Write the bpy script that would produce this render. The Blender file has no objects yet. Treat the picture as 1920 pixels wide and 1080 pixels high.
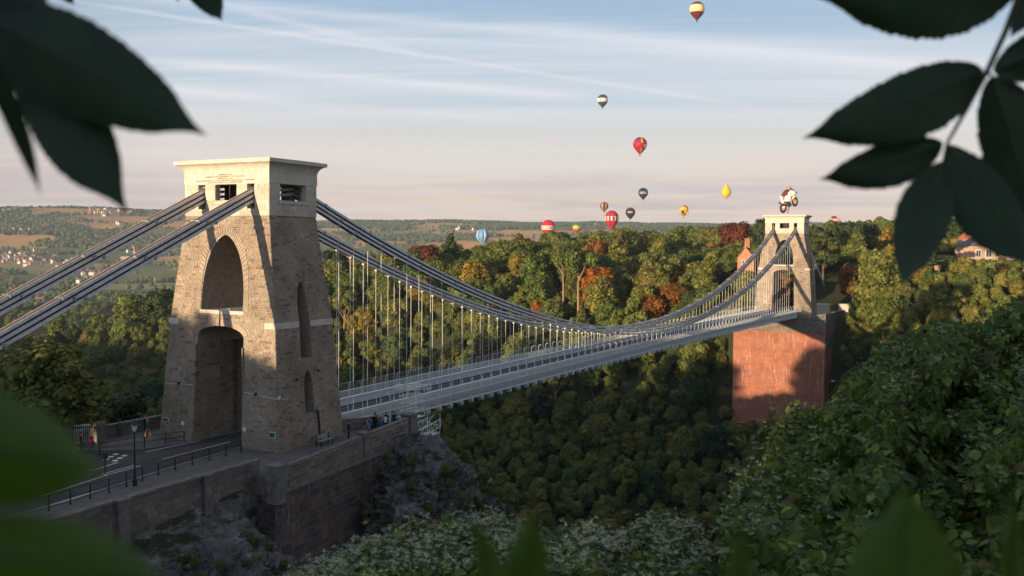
import bpy, bmesh, math, random
import numpy as np
from math import sin, cos, tan, pi, radians, sqrt, atan2, hypot
from mathutils import Vector, Matrix, noise as mnoise

random.seed(7); RNG = np.random.default_rng(7)
scene = bpy.context.scene
COL = scene.collection

# ------------------------------------------------------------------ camera
CAM = np.array([-72.09, -67.75, 18.50]); YAW, PIT, ROL, FPX = 0.49965, -0.04173, 0.00745, 1878.8
_f = np.array([cos(PIT)*cos(YAW), cos(PIT)*sin(YAW), sin(PIT)])
_r = np.array([sin(YAW), -cos(YAW), 0.0]); _u = np.cross(_r, _f)
_R = cos(ROL)*_r + sin(ROL)*_u; _U = -sin(ROL)*_r + cos(ROL)*_u
cd = bpy.data.cameras.new('camera'); cam = bpy.data.objects.new('camera', cd); COL.objects.link(cam)
cam.matrix_world = Matrix(((_R[0], _U[0], -_f[0], CAM[0]), (_R[1], _U[1], -_f[1], CAM[1]), (_R[2], _U[2], -_f[2], CAM[2]), (0, 0, 0, 1)))
cd.sensor_width = 36; cd.lens = FPX/1920*36; cd.clip_start = 0.05; cd.clip_end = 30000
cd.dof.use_dof = True; cd.dof.focus_distance = 130; cd.dof.aperture_fstop = 5.0; cd.dof.aperture_blades = 7
scene.camera = cam

def at(px, py, D):
    """world point seen at photo pixel (1920x1080), D metres along the view axis"""
    return CAM + D*(_f + _R*(px-960)/FPX + _U*(540-py)/FPX)
def proj(P):
    v = np.asarray(P, float) - CAM
    D = v @ _f
    return 960+FPX*(v @ _R)/D, 540-FPX*(v @ _U)/D, D

# ------------------------------------------------------------------ sky and sun
SUN_EL, SUN_STR, SKY_STR, EXPO = radians(4.3), 5.0, 0.082, 0.55
SUN_DIR = np.array([-1.0, 0.184, 0.0]); SUN_DIR /= np.linalg.norm(SUN_DIR)
SUN_DIR = SUN_DIR*cos(SUN_EL) + np.array([0, 0, sin(SUN_EL)])          # towards the sun
sd = bpy.data.lights.new('sun', 'SUN'); sd.energy = SUN_STR; sd.angle = radians(0.5); sd.color = (1.0, 0.745, 0.475)
so = bpy.data.objects.new('sun', sd); COL.objects.link(so)
so.rotation_euler = Vector(SUN_DIR).to_track_quat('Z', 'Y').to_euler()

W = bpy.data.worlds.new('World'); scene.world = W; W.use_nodes = True
nt = W.node_tree; nt.nodes.clear()
def N(t, **k):
    n = nt.nodes.new(t)
    for a, b in k.items(): setattr(n, a, b)
    return n
def L(a, b): nt.links.new(a, b)
out = N('ShaderNodeOutputWorld'); bg = N('ShaderNodeBackground'); L(bg.outputs[0], out.inputs[0])
sky = N('ShaderNodeTexSky', sky_type='NISHITA', sun_disc=False)
sky.sun_elevation = SUN_EL; sky.sun_rotation = atan2(SUN_DIR[0], SUN_DIR[1])
sky.air_density = 1.0; sky.dust_density = 1.2; sky.ozone_density = 2.0; sky.altitude = 100
tc = N('ShaderNodeTexCoord'); sep = N('ShaderNodeSeparateXYZ'); L(tc.outputs['Generated'], sep.inputs[0])
def M(op, a, b=None, clamp=False):
    n = N('ShaderNodeMath', operation=op, use_clamp=clamp)
    for i, v in enumerate((a, b)):
        if v is None: continue
        if isinstance(v, (int, float)): n.inputs[i].default_value = v
        else: L(v, n.inputs[i])
    return n.outputs[0]
def ramp(fac, stops):
    n = N('ShaderNodeValToRGB'); e = n.color_ramp.elements
    while len(e) < len(stops): e.new(0.5)
    for el, (p, c) in zip(e, stops): el.position = p; el.color = (*c, 1) if len(c) == 3 else c
    L(fac, n.inputs[0]); return n.outputs[0]
def mix(fac, a, b, mode='MIX'):
    n = N('ShaderNodeMix', data_type='RGBA', blend_type=mode)
    for i, v in ((0, fac), (6, a), (7, b)):
        if isinstance(v, (int, float)): n.inputs[i].default_value = v
        elif isinstance(v, tuple): n.inputs[i].default_value = (*v, 1)
        else: L(v, n.inputs[i])
    return n.outputs[2]
# cirrus: a flat layer high above, so streaks stretch towards the horizon
zc = M('MAXIMUM', sep.outputs[2], 0.004)
den = M('ADD', zc, 0.05)
cx = M('DIVIDE', sep.outputs[0], den); cy = M('DIVIDE', sep.outputs[1], den)
comb = N('ShaderNodeCombineXYZ'); L(cx, comb.inputs[0]); L(cy, comb.inputs[1])
mp = N('ShaderNodeMapping', vector_type='TEXTURE'); L(comb.outputs[0], mp.inputs[0]); mp.inputs['Rotation'].default_value = (0, 0, radians(114)); mp.inputs['Scale'].default_value = (7.0, 0.62, 1)
n1 = N('ShaderNodeTexNoise'); L(mp.outputs[0], n1.inputs[0]); n1.inputs['Scale'].default_value = 0.75; n1.inputs['Detail'].default_value = 7; n1.inputs['Roughness'].default_value = 0.62; n1.inputs['Distortion'].default_value = 0.35
mp2 = N('ShaderNodeMapping', vector_type='TEXTURE'); L(comb.outputs[0], mp2.inputs[0]); mp2.inputs['Rotation'].default_value = (0, 0, radians(122)); mp2.inputs['Scale'].default_value = (9, 1.3, 1); mp2.inputs['Location'].default_value = (3.3, 1.7, 0)
n2 = N('ShaderNodeTexNoise'); L(mp2.outputs[0], n2.inputs[0]); n2.inputs['Scale'].default_value = 0.7; n2.inputs['Detail'].default_value = 4; n2.inputs['Roughness'].default_value = 0.5
cir = M('MULTIPLY', ramp(n1.outputs[0], [(0.38, (0, 0, 0)), (0.66, (1, 1, 1))]), ramp(n2.outputs[0], [(0.3, (0.25, .25, .25)), (0.62, (1, 1, 1))]))
# low grey-violet bank just above the horizon
mp3 = N('ShaderNodeMapping'); L(tc.outputs['Generated'], mp3.inputs[0]); mp3.inputs['Scale'].default_value = (2.2, 2.2, 42)
n3 = N('ShaderNodeTexNoise'); L(mp3.outputs[0], n3.inputs[0]); n3.inputs['Scale'].default_value = 1.3; n3.inputs['Detail'].default_value = 5; n3.inputs['Roughness'].default_value = 0.6
band = ramp(sep.outputs[2], [(0.0, (0, 0, 0)), (0.028, (1, 1, 1)), (0.055, (.8, .8, .8)), (0.085, (0, 0, 0))])
bank = M('MULTIPLY', band, ramp(n3.outputs[0], [(0.42, (0, 0, 0)), (0.56, (1, 1, 1))]))
skyc = N('ShaderNodeVectorMath', operation='SCALE'); L(sky.outputs[0], skyc.inputs[0]); skyc.inputs['Scale'].default_value = 1.0
grade = ramp(sep.outputs[2], [(0.0, (8.4, 6.0, 4.5)), (0.045, (8.8, 6.6, 5.2)), (0.085, (7.9, 6.9, 6.1)), (0.14, (5.5, 6.4, 7.2)), (0.235, (2.1, 4.0, 6.1)), (0.42, (1.2, 2.2, 3.7)), (1.0, (.6, 1.2, 2.4))])
# clear sky is darkest at right angles to the sun and glows round it
ds_ = N('ShaderNodeVectorMath', operation='DOT_PRODUCT'); L(tc.outputs['Generated'], ds_.inputs[0]); ds_.inputs[1].default_value = tuple(SUN_DIR); cth = ds_.outputs['Value']
ph = M('ADD', 0.42, M('MULTIPLY', M('MULTIPLY', M('MULTIPLY', cth, cth), 3.6, True), 0.58))
glow = M('MULTIPLY', M('POWER', M('MAXIMUM', cth, 0.0), 5.0), 1.5)
gv = N('ShaderNodeVectorMath', operation='SCALE'); L(grade, gv.inputs[0]); L(M('ADD', ph, glow), gv.inputs['Scale'])
c0 = mix(0.85, skyc.outputs[0], gv.outputs[0])
c1 = mix(M('MULTIPLY', cir, 0.85), c0, (7.2, 7.2, 7.5))
def contrail(p, q, w, amt, col, c, soft=0.5):
    a = np.array(_f+_R*(p[0]-960)/FPX+_U*(540-p[1])/FPX); b = np.array(_f+_R*(q[0]-960)/FPX+_U*(540-q[1])/FPX); n = np.cross(a, b); n /= np.linalg.norm(n)
    mid = (a+b)/np.linalg.norm(a+b); half = float(np.dot(mid, a/np.linalg.norm(a)))
    dp = N('ShaderNodeVectorMath', operation='DOT_PRODUCT'); L(tc.outputs['Generated'], dp.inputs[0]); dp.inputs[1].default_value = tuple(n)
    wob = M('MULTIPLY', M('SUBTRACT', n1.outputs[0], 0.5), w*1.6)
    f = M('SUBTRACT', 1.0, M('DIVIDE', M('ABSOLUTE', M('ADD', dp.outputs['Value'], wob)), w), True)
    dm = N('ShaderNodeVectorMath', operation='DOT_PRODUCT'); L(tc.outputs['Generated'], dm.inputs[0]); dm.inputs[1].default_value = tuple(mid)
    e = M('DIVIDE', M('SUBTRACT', dm.outputs['Value'], half), (1-half)*soft, True)
    e2 = M('MINIMUM', e, 1.0); e3 = M('MAXIMUM', e2, 0.0)
    k = M('MULTIPLY', M('MULTIPLY', M('POWER', M('MAXIMUM', f, 0.0), 1.3), e3), M('MULTIPLY', ramp(n1.outputs[0], [(.3, (.35,)*3), (.65, (1,)*3)]), amt))
    return mix(k, c, col)
for p_, q_, w_, a_ in (((60, -10), (1560, 222), .0034, .6), ((-120, -40), (1900, 140), .010, .55), ((200, 105), (1180, 190), .0085, .85), ((420, 10), (820, 110), .006, .45), ((240, 155), (700, 215), .008, .4), ((-200, 120), (1200, 250), .006, .3), ((900, 40), (1950, 150), .016, .5), ((500, 60), (1500, 110), .010, .5)):
    c1 = contrail(p_, q_, w_, a_, (7.6, 7.6, 8.0), c1)
c2 = mix(M('MULTIPLY', bank, 0.75), c1, (4.6, 4.0, 4.2))
L(c2, bg.inputs[0]); bg.inputs[1].default_value = SKY_STR

scene.view_settings.view_transform = 'Standard'; scene.view_settings.look = 'None'
scene.view_settings.exposure = EXPO; scene.view_settings.gamma = 1; scene.view_settings.use_curve_mapping = False
scene.cycles.use_denoising = True; scene.cycles.max_bounces = 5; scene.cycles.diffuse_bounces = 3; scene.cycles.glossy_bounces = 2
scene.cycles.transmission_bounces = 3; scene.cycles.volume_bounces = 0; scene.cycles.transparent_max_bounces = 8
scene.cycles.caustics_reflective = False; scene.cycles.caustics_refractive = False

# ------------------------------------------------------------------ helpers
def mk(name, mesh, parent=None, loc=(0, 0, 0), rot=(0, 0, 0), scale=(1, 1, 1), label=None, cat=None, group=None, kind=None):
    o = bpy.data.objects.new(name, mesh); COL.objects.link(o)
    o.location = loc; o.rotation_euler = rot; o.scale = scale
    if parent is not None: o.parent = parent
    tag(o, label, cat, group, kind); return o
def tag(o, label=None, cat=None, group=None, kind=None):
    if label: o['label'] = label
    if cat: o['category'] = cat
    if group: o['group'] = group
    if kind: o['kind'] = kind
    return o
def thing(name, label, cat, loc=(0, 0, 0), rz=0, group=None, scale=1):
    o = mk(name, None, None, loc, (0, 0, rz), (scale,)*3, label, cat, group); o.empty_display_size = 0.3; return o
def copy_tree(o, parent=None, **kw):
    c = o.copy(); COL.objects.link(c)
    if parent is not None: c.parent = parent; c.matrix_parent_inverse = o.matrix_parent_inverse.copy()
    for ch in KIDS.get(o.name, []): copy_tree(ch, c)
    return c
KIDS = {}
def reg(par, *ch): KIDS.setdefault(par.name, []).extend(ch)

class MB:
    def __init__(s, org=(0, 0, 0)): s.v = []; s.f = []; s.m = []; s.o = org
    def add(s, vs, fs, mi=0):
        b = len(s.v); s.v.extend(vs); s.f.extend([tuple(i+b for i in f) for f in fs]); s.m.extend([mi]*len(fs))
    def box(s, x0, x1, y0, y1, z0, z1, mi=0):
        s.add([(x0, y0, z0), (x1, y0, z0), (x1, y1, z0), (x0, y1, z0), (x0, y0, z1), (x1, y0, z1), (x1, y1, z1), (x0, y1, z1)],
              [(0, 3, 2, 1), (4, 5, 6, 7), (0, 1, 5, 4), (1, 2, 6, 5), (2, 3, 7, 6), (3, 0, 4, 7)], mi)
    def tube(s, pts, r, n=6, mi=0, cap=True):
        pts = [Vector(p) for p in pts]; rs = r if isinstance(r, (list, tuple)) else [r]*len(pts)
        b = len(s.v); prev = None
        for i, p in enumerate(pts):
            t = (pts[min(i+1, len(pts)-1)]-pts[max(i-1, 0)]).normalized()
            if prev is None:
                a = Vector((0, 0, 1)) if abs(t.z) < 0.9 else Vector((1, 0, 0)); x = t.cross(a).normalized()
            else: x = (prev - t*prev.dot(t)).normalized()
            prev = x; y = t.cross(x)
            for k in range(n):
                q = p + (x*cos(2*pi*k/n)+y*sin(2*pi*k/n))*rs[i]; s.v.append(tuple(q))
        for i in range(len(pts)-1):
            for k in range(n):
                s.f.append((b+i*n+k, b+i*n+(k+1) % n, b+(i+1)*n+(k+1) % n, b+(i+1)*n+k)); s.m.append(mi)
        if cap:
            s.f.append(tuple(b+k for k in range(n))[::-1]); s.f.append(tuple(b+(len(pts)-1)*n+k for k in range(n))); s.m += [mi, mi]
    def lathe(s, prof, n=16, c=(0, 0, 0), mi=0, mif=None):
        b = len(s.v)
        for r, z in prof:
            for k in range(n): s.v.append((c[0]+r*cos(2*pi*k/n), c[1]+r*sin(2*pi*k/n), c[2]+z))
        for i in range(len(prof)-1):
            for k in range(n):
                s.f.append((b+i*n+k, b+i*n+(k+1) % n, b+(i+1)*n+(k+1) % n, b+(i+1)*n+k)); s.m.append(mif(i, k) if mif else mi)
    def ell(s, c, r, n=10, m=7, mi=0, rot=None):
        b = len(s.v); R = rot
        for i in range(m+1):
            th = pi*i/m
            for k in range(n):
                p = Vector((r[0]*sin(th)*cos(2*pi*k/n), r[1]*sin(th)*sin(2*pi*k/n), r[2]*cos(th)))
                if R is not None: p = R @ p
                s.v.append((c[0]+p.x, c[1]+p.y, c[2]+p.z))
        for i in range(m):
            for k in range(n):
                s.f.append((b+i*n+k, b+(i+1)*n+k, b+(i+1)*n+(k+1) % n, b+i*n+(k+1) % n)); s.m.append(mi)
    def loft(s, rings, mi=0, cap=True):
        b = len(s.v); n = len(rings[0])
        for r in rings: s.v.extend([tuple(p) for p in r])
        for i in range(len(rings)-1):
            for k in range(n):
                s.f.append((b+i*n+k, b+i*n+(k+1) % n, b+(i+1)*n+(k+1) % n, b+(i+1)*n+k)); s.m.append(mi)
        if cap:
            s.f.append(tuple(b+k for k in range(n))[::-1]); s.f.append(tuple(b+(len(rings)-1)*n+k for k in range(n))); s.m += [mi, mi]
    def mesh(s, name, mats, smooth=False):
        me = bpy.data.meshes.new(name)
        o = s.o
        me.from_pydata([(x-o[0], y-o[1], z-o[2]) for x, y, z in s.v], [], s.f)
        for m_ in (mats if isinstance(mats, (list, tuple)) else [mats]): me.materials.append(m_)
        if any(s.m): me.polygons.foreach_set('material_index', s.m)
        if smooth: me.polygons.foreach_set('use_smooth', [True]*len(s.f))
        me.update(); return me
    def build(s, name, mats, parent=None, smooth=False, **kw):
        return mk(name, s.mesh(name, mats, smooth), parent, **kw)

def quads_mesh(name, V, mats, mi=None, smooth=False, attr=None):
    """V: (n,4,3) array of loose quads"""
    n = len(V); me = bpy.data.meshes.new(name)
    me.vertices.add(n*4); me.vertices.foreach_set('co', np.ascontiguousarray(V, dtype=np.float32).ravel())
    me.loops.add(n*4); me.loops.foreach_set('vertex_index', np.arange(n*4, dtype=np.int32))
    me.polygons.add(n); me.polygons.foreach_set('loop_start', np.arange(0, n*4, 4, dtype=np.int32))
    for m_ in (mats if isinstance(mats, (list, tuple)) else [mats]): me.materials.append(m_)
    if mi is not None: me.polygons.foreach_set('material_index', np.asarray(mi, dtype=np.int32))
    if smooth: me.polygons.foreach_set('use_smooth', [True]*n)
    me.update(calc_edges=True); return me

def arr_mesh(name, V, F, mats, mi=None, smooth=False):
    """V (n,3), F (m,k) uniform polygons"""
    V = np.asarray(V, dtype=np.float32); F = np.asarray(F, dtype=np.int32); m, k = F.shape
    me = bpy.data.meshes.new(name); me.vertices.add(len(V)); me.vertices.foreach_set('co', V.ravel())
    me.loops.add(m*k); me.loops.foreach_set('vertex_index', F.ravel())
    me.polygons.add(m); me.polygons.foreach_set('loop_start', np.arange(0, m*k, k, dtype=np.int32))
    for m_ in (mats if isinstance(mats, (list, tuple)) else [mats]): me.materials.append(m_)
    if mi is not None: me.polygons.foreach_set('material_index', np.asarray(mi, dtype=np.int32))
    if smooth: me.polygons.foreach_set('use_smooth', [True]*m)
    me.update(calc_edges=True); return me

# ------------------------------------------------------------------ materials
MATS = {}
class NT:
    def __init__(s, name):
        s.m = bpy.data.materials.new(name); s.m.use_nodes = True; s.t = s.m.node_tree; s.t.nodes.clear()
        s.out = s.n('ShaderNodeOutputMaterial'); MATS[name] = s.m
    def n(s, t, **k):
        x = s.t.nodes.new(t)
        for a, b in k.items(): setattr(x, a, b)
        return x
    def l(s, a, b): s.t.links.new(a, b)
    def noise(s, vec, scale, detail=4, rough=0.55, out=0):
        x = s.n('ShaderNodeTexNoise'); x.inputs['Scale'].default_value = scale; x.inputs['Detail'].default_value = detail; x.inputs['Roughness'].default_value = rough
        if vec is not None: s.l(vec, x.inputs[0])
        return x.outputs[out]
    def ramp(s, fac, stops, interp='LINEAR'):
        x = s.n('ShaderNodeValToRGB'); x.color_ramp.interpolation = interp; e = x.color_ramp.elements
        while len(e) < len(stops): e.new(0.5)
        for el, (p, c) in zip(e, stops):
            if isinstance(c, (int, float)): c = (c, c, c)
            el.position = p; el.color = (*c, 1)
        s.l(fac, x.inputs[0]); return x.outputs[0]
    def mix(s, fac, a, b, mode='MIX'):
        x = s.n('ShaderNodeMix', data_type='RGBA', blend_type=mode)
        for i, v in ((0, fac), (6, a), (7, b)):
            if isinstance(v, (int, float)): x.inputs[i].default_value = v
            elif isinstance(v, tuple): x.inputs[i].default_value = (*v, 1)
            else: s.l(v, x.inputs[i])
        return x.outputs[2]
    def math(s, op, a, b=None):
        x = s.n('ShaderNodeMath', operation=op)
        for i, v in enumerate((a, b)):
            if v is None: continue
            if isinstance(v, (int, float)): x.inputs[i].default_value = v
            else: s.l(v, x.inputs[i])
        return x.outputs[0]
    def pos(s, scale=(1, 1, 1), obj=False):
        if obj: v = s.n('ShaderNodeTexCoord').outputs['Object']
        else: v = s.n('ShaderNodeNewGeometry').outputs['Position']
        x = s.n('ShaderNodeMapping'); s.l(v, x.inputs[0]); x.inputs['Scale'].default_value = scale; return x.outputs[0]
    def bsdf(s, col, rough=0.8, spec=0.3, metal=0, bump=None, bstr=0.3, bdist=0.05, trans=0.0, tcol=None):
        p = s.n('ShaderNodeBsdfPrincipled')
        if isinstance(col, tuple): p.inputs['Base Color'].default_value = (*col, 1)
        else: s.l(col, p.inputs['Base Color'])
        if isinstance(rough, (int, float)): p.inputs['Roughness'].default_value = rough
        else: s.l(rough, p.inputs['Roughness'])
        p.inputs['Specular IOR Level'].default_value = spec; p.inputs['Metallic'].default_value = metal
        if bump is not None:
            b = s.n('ShaderNodeBump'); b.inputs['Strength'].default_value = bstr; b.inputs['Distance'].default_value = bdist
            s.l(bump, b.inputs['Height']); s.l(b.outputs[0], p.inputs['Normal'])
        sh = p.outputs[0]
        if trans > 0:
            t = s.n('ShaderNodeBsdfTranslucent')
            if tcol is None: tcol = col
            if isinstance(tcol, tuple): t.inputs[0].default_value = (*tcol, 1)
            else: s.l(tcol, t.inputs[0])
            mx = s.n('ShaderNodeMixShader'); mx.inputs[0].default_value = trans; s.l(sh, mx.inputs[1]); s.l(t.outputs[0], mx.inputs[2]); sh = mx.outputs[0]
        s.l(sh, s.out.inputs[0]); return s.m

def simple(name, col, rough=0.7, spec=0.3, var=0.25, scale=3.0, metal=0, bump=0.0):
    t = NT(name); p = t.pos()
    nz = t.noise(p, scale, 5, 0.6)
    c = t.mix(t.ramp(nz, [(0.3, 0.0), (0.7, 1.0)]), tuple(x*(1-var) for x in col), tuple(min(1, x*(1+var)) for x in col))
    return t.bsdf(c, rough, spec, metal, bump=nz if bump else None, bstr=bump)

def stone_mat(name, cols, island=True, streak=0.0, scale=1.0, stain=0.25, island_w=1.0):
    t = NT(name); p = t.pos()
    g = t.n('ShaderNodeNewGeometry')
    r = g.outputs['Random Per Island'] if island else t.n('ShaderNodeObjectInfo').outputs['Random']
    c = t.ramp(r, [(i/len(cols), cc) for i, cc in enumerate(cols)], 'CONSTANT')
    fine = t.noise(p, 9*scale, 6, 0.7)
    c = t.mix(1.0, c, t.ramp(fine, [(0.25, 0.72), (0.75, 1.22)]), 'MULTIPLY')
    big = t.noise(p, 0.35*scale, 5, 0.65)
    c = t.mix(1.0, c, t.ramp(big, [(0.3, 1-stain), (0.7, 1+stain*0.5)]), 'MULTIPLY')
    if streak > 0:
        ps = t.pos((0.9, 0.9, 0.13)); st = t.noise(ps, 1.6, 6, 0.72)
        pz = t.pos((0.25, 0.25, 0.25)); zz = t.noise(pz, 0.5, 3, 0.5)
        f = t.math('MULTIPLY', t.ramp(st, [(0.55, 0), (0.64, 1)]), t.ramp(zz, [(0.35, 0), (0.55, 1)]))
        c = t.mix(t.math('MULTIPLY', f, streak), c, (0.55, 0.47, 0.42))
    return t.bsdf(c, 0.92, 0.15, bump=fine, bstr=0.5, bdist=0.03)

m_rubble = stone_mat('rubble_stone', [(0.324, 0.257, 0.194), (0.356, 0.289, 0.221), (0.297, 0.238, 0.181), (0.378, 0.310, 0.242), (0.340, 0.273, 0.205), (0.308, 0.244, 0.184), (0.362, 0.289, 0.221), (0.216, 0.166, 0.131), (0.351, 0.268, 0.194), (0.324, 0.268, 0.210)], stain=.42)
m_mortar = simple('mortar', (.30, .25, .20), 0.95, 0.1, 0.25, 2.5, bump=0.3)
m_ashlar = stone_mat('ashlar_stone', [(.56, .51, .43), (.52, .47, .39), (.60, .55, .46), (.49, .44, .36), (.55, .49, .40)], island=False, stain=0.22)
m_ashlar2 = simple('dressed_stone', (.56, .51, .43), 0.85, 0.2, 0.15, 1.6, bump=0.2)
m_red = stone_mat('red_sandstone', [(.39, .155, .10), (.37, .145, .092), (.41, .17, .11), (.35, .14, .095), (.40, .165, .10), (.34, .14, .10)], streak=0.7, scale=0.8, stain=0.3)
m_redcore = simple('red_mortar', (.27, .12, .08), 0.95, 0.1, 0.3, 1.0)
m_dark = stone_mat('weathered_masonry', [(.125, .095, .08), (.105, .08, .07), (.14, .10, .085), (.09, .07, .065), (.155, .11, .09), (.10, .085, .08)], streak=0.35, stain=0.35)
m_darkcore = simple('dark_mortar', (.20, .165, .145), 0.95, 0.1, 0.4, 1.4)
m_wall = stone_mat('parapet_stone', [(.20, .17, .145), (.17, .145, .125), (.23, .20, .17), (.15, .13, .115), (.19, .155, .13)], stain=0.3)
m_coping = simple('coping_stone', (.17, .155, .14), 0.9, 0.2, 0.35, 1.8, bump=0.3)
m_paint = simple('grey_white_paint', (.74, .76, .77), 0.5, 0.4, 0.14, 4.0)
m_chain = simple('chain_paint', (.62, .65, .67), 0.45, 0.4, 0.22, 2.5)
m_chain_dark = simple('chain_bolt', (.40, .42, .44), 0.4, 0.5, 0.3, 6.0)
m_girder = simple('girder_paint', (.56, .58, .59), 0.5, 0.4, 0.14, 4.0)
m_chain_in = simple('chain_inner_plate', (.17, .085, .045), 0.7, 0.3, 0.3, 3.0)  # rust brown; dark tone also stands in for shade between the plates
m_rod = simple('rod_paint', (.74, .75, .74), 0.5, 0.4, 0.1, 2.0)
m_asphalt = simple('asphalt', (.055, .056, .060), 0.9, 0.2, 0.25, 2.0, bump=0.2)
m_pave = simple('paving', (.13, .12, .115), 0.9, 0.2, 0.22, 1.2, bump=0.2)
m_kerb = simple('kerb_stone', (.22, .21, .2), 0.85, 0.2, 0.2, 2)
m_white = simple('white_road_paint', (.72, .72, .70), 0.7, 0.2, 0.12, 5)
m_iron = simple('black_iron', (.018, .019, .021), 0.45, 0.4, 0.2, 5)
m_glass = simple('lamp_glass', (.55, .6, .62), 0.2, 0.5, 0.1, 5)
m_letter = simple('incised_lettering', (.16, .13, .08), 0.9, 0.1, 0.1, 3)
m_bark = simple('bark', (.13, .095, .065), 0.95, 0.1, 0.35, 6, bump=0.5)
m_barkl = simple('pale_bark', (.30, .20, .13), 0.95, 0.1, 0.3, 4, bump=0.4)
m_wood = simple('bench_wood', (.30, .31, .30), 0.8, 0.2, 0.2, 6)
m_room = simple('dark_interior', (.07, .05, .04), 0.9, 0.1, 0.3, 2)

def foliage(name, cols, var=0.45, trans=0.22, rough=0.75, scale=0.25):
    t = NT(name)
    r = t.n('ShaderNodeObjectInfo').outputs['Random']
    c = t.ramp(r, [(i/max(1, len(cols)-1), cc) for i, cc in enumerate(cols)])
    p = t.pos(); nz = t.noise(p, scale, 4, 0.6)
    c = t.mix(1.0, c, t.ramp(nz, [(0.3, (1-var, 1-var*0.8, 1-var)), (0.7, (1+var, 1+var*0.75, 1+var*.3))]), 'MULTIPLY')
    isl = t.n('ShaderNodeNewGeometry').outputs['Random Per Island']
    c = t.mix(1.0, c, t.ramp(isl, [(0, 0.6), (1, 1.4)]), 'MULTIPLY')
    return t.bsdf(c, rough, 0.25, trans=trans)
m_leafmix = foliage('broadleaf_foliage', [(0.134, 0.153, 0.041), (0.075, 0.123, 0.035), (0.205, 0.193, 0.048), (0.098, 0.146, 0.039), (0.177, 0.158, 0.043), (0.064, 0.108, 0.039), (0.162, 0.176, 0.046), (0.113, 0.140, 0.035)])
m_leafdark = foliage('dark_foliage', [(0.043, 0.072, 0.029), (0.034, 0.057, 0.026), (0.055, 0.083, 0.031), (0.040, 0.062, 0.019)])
m_orange = foliage('orange_foliage', [(0.290, 0.103, 0.012), (0.339, 0.128, 0.014)])
m_ochre = foliage('ochre_foliage', [(.25, .175, .03), (.21, .17, .035)])
m_rust = foliage('russet_foliage', [(0.204, 0.084, 0.017), (0.168, 0.082, 0.019)])
m_copper = foliage('copper_foliage', [(0.130, 0.040, 0.024), (0.110, 0.035, 0.022)])
m_gold = foliage('golden_foliage', [(0.253, 0.160, 0.017), (0.220, 0.138, 0.018)])
m_far = foliage('distant_foliage', [(0.062, 0.094, 0.040), (0.047, 0.074, 0.041), (0.094, 0.118, 0.043), (0.056, 0.088, 0.037)], scale=0.02)
m_shrub = foliage('shrub_foliage', [(.045, .070, .020), (.030, .050, .016), (.060, .080, .022)], scale=0.6)
# ------------------------------------------------------------------ terrain
def sstep(x, a, b):
    t = np.clip((x-a)/(b-a), 0, 1); return t*t*(3-2*t)
def vnoise(x, y, s, seed=0, octv=4):
    x = np.asarray(x, float)/s; y = np.asarray(y, float)/s; out = 0; amp = 1; tot = 0
    for o in range(octv):
        xi = np.floor(x).astype(np.int64); yi = np.floor(y).astype(np.int64); fx = x-xi; fy = y-yi
        fx = fx*fx*(3-2*fx); fy = fy*fy*(3-2*fy)
        def h(a, b):
            n = (a*374761393+b*668265263+(seed+o)*1442695041) & 0x7fffffff
            n = ((n ^ (n >> 13))*1274126177) & 0x7fffffff
            return ((n ^ (n >> 16)) & 0xffff)/65535.0
        v = (h(xi, yi)*(1-fx)+h(xi+1, yi)*fx)*(1-fy)+(h(xi, yi+1)*(1-fx)+h(xi+1, yi+1)*fx)*fy
        out = out+amp*(v-0.5)*2; tot += amp; amp *= 0.5; x = x*2.03+17.1; y = y*2.03-9.7
    return out/tot

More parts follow.
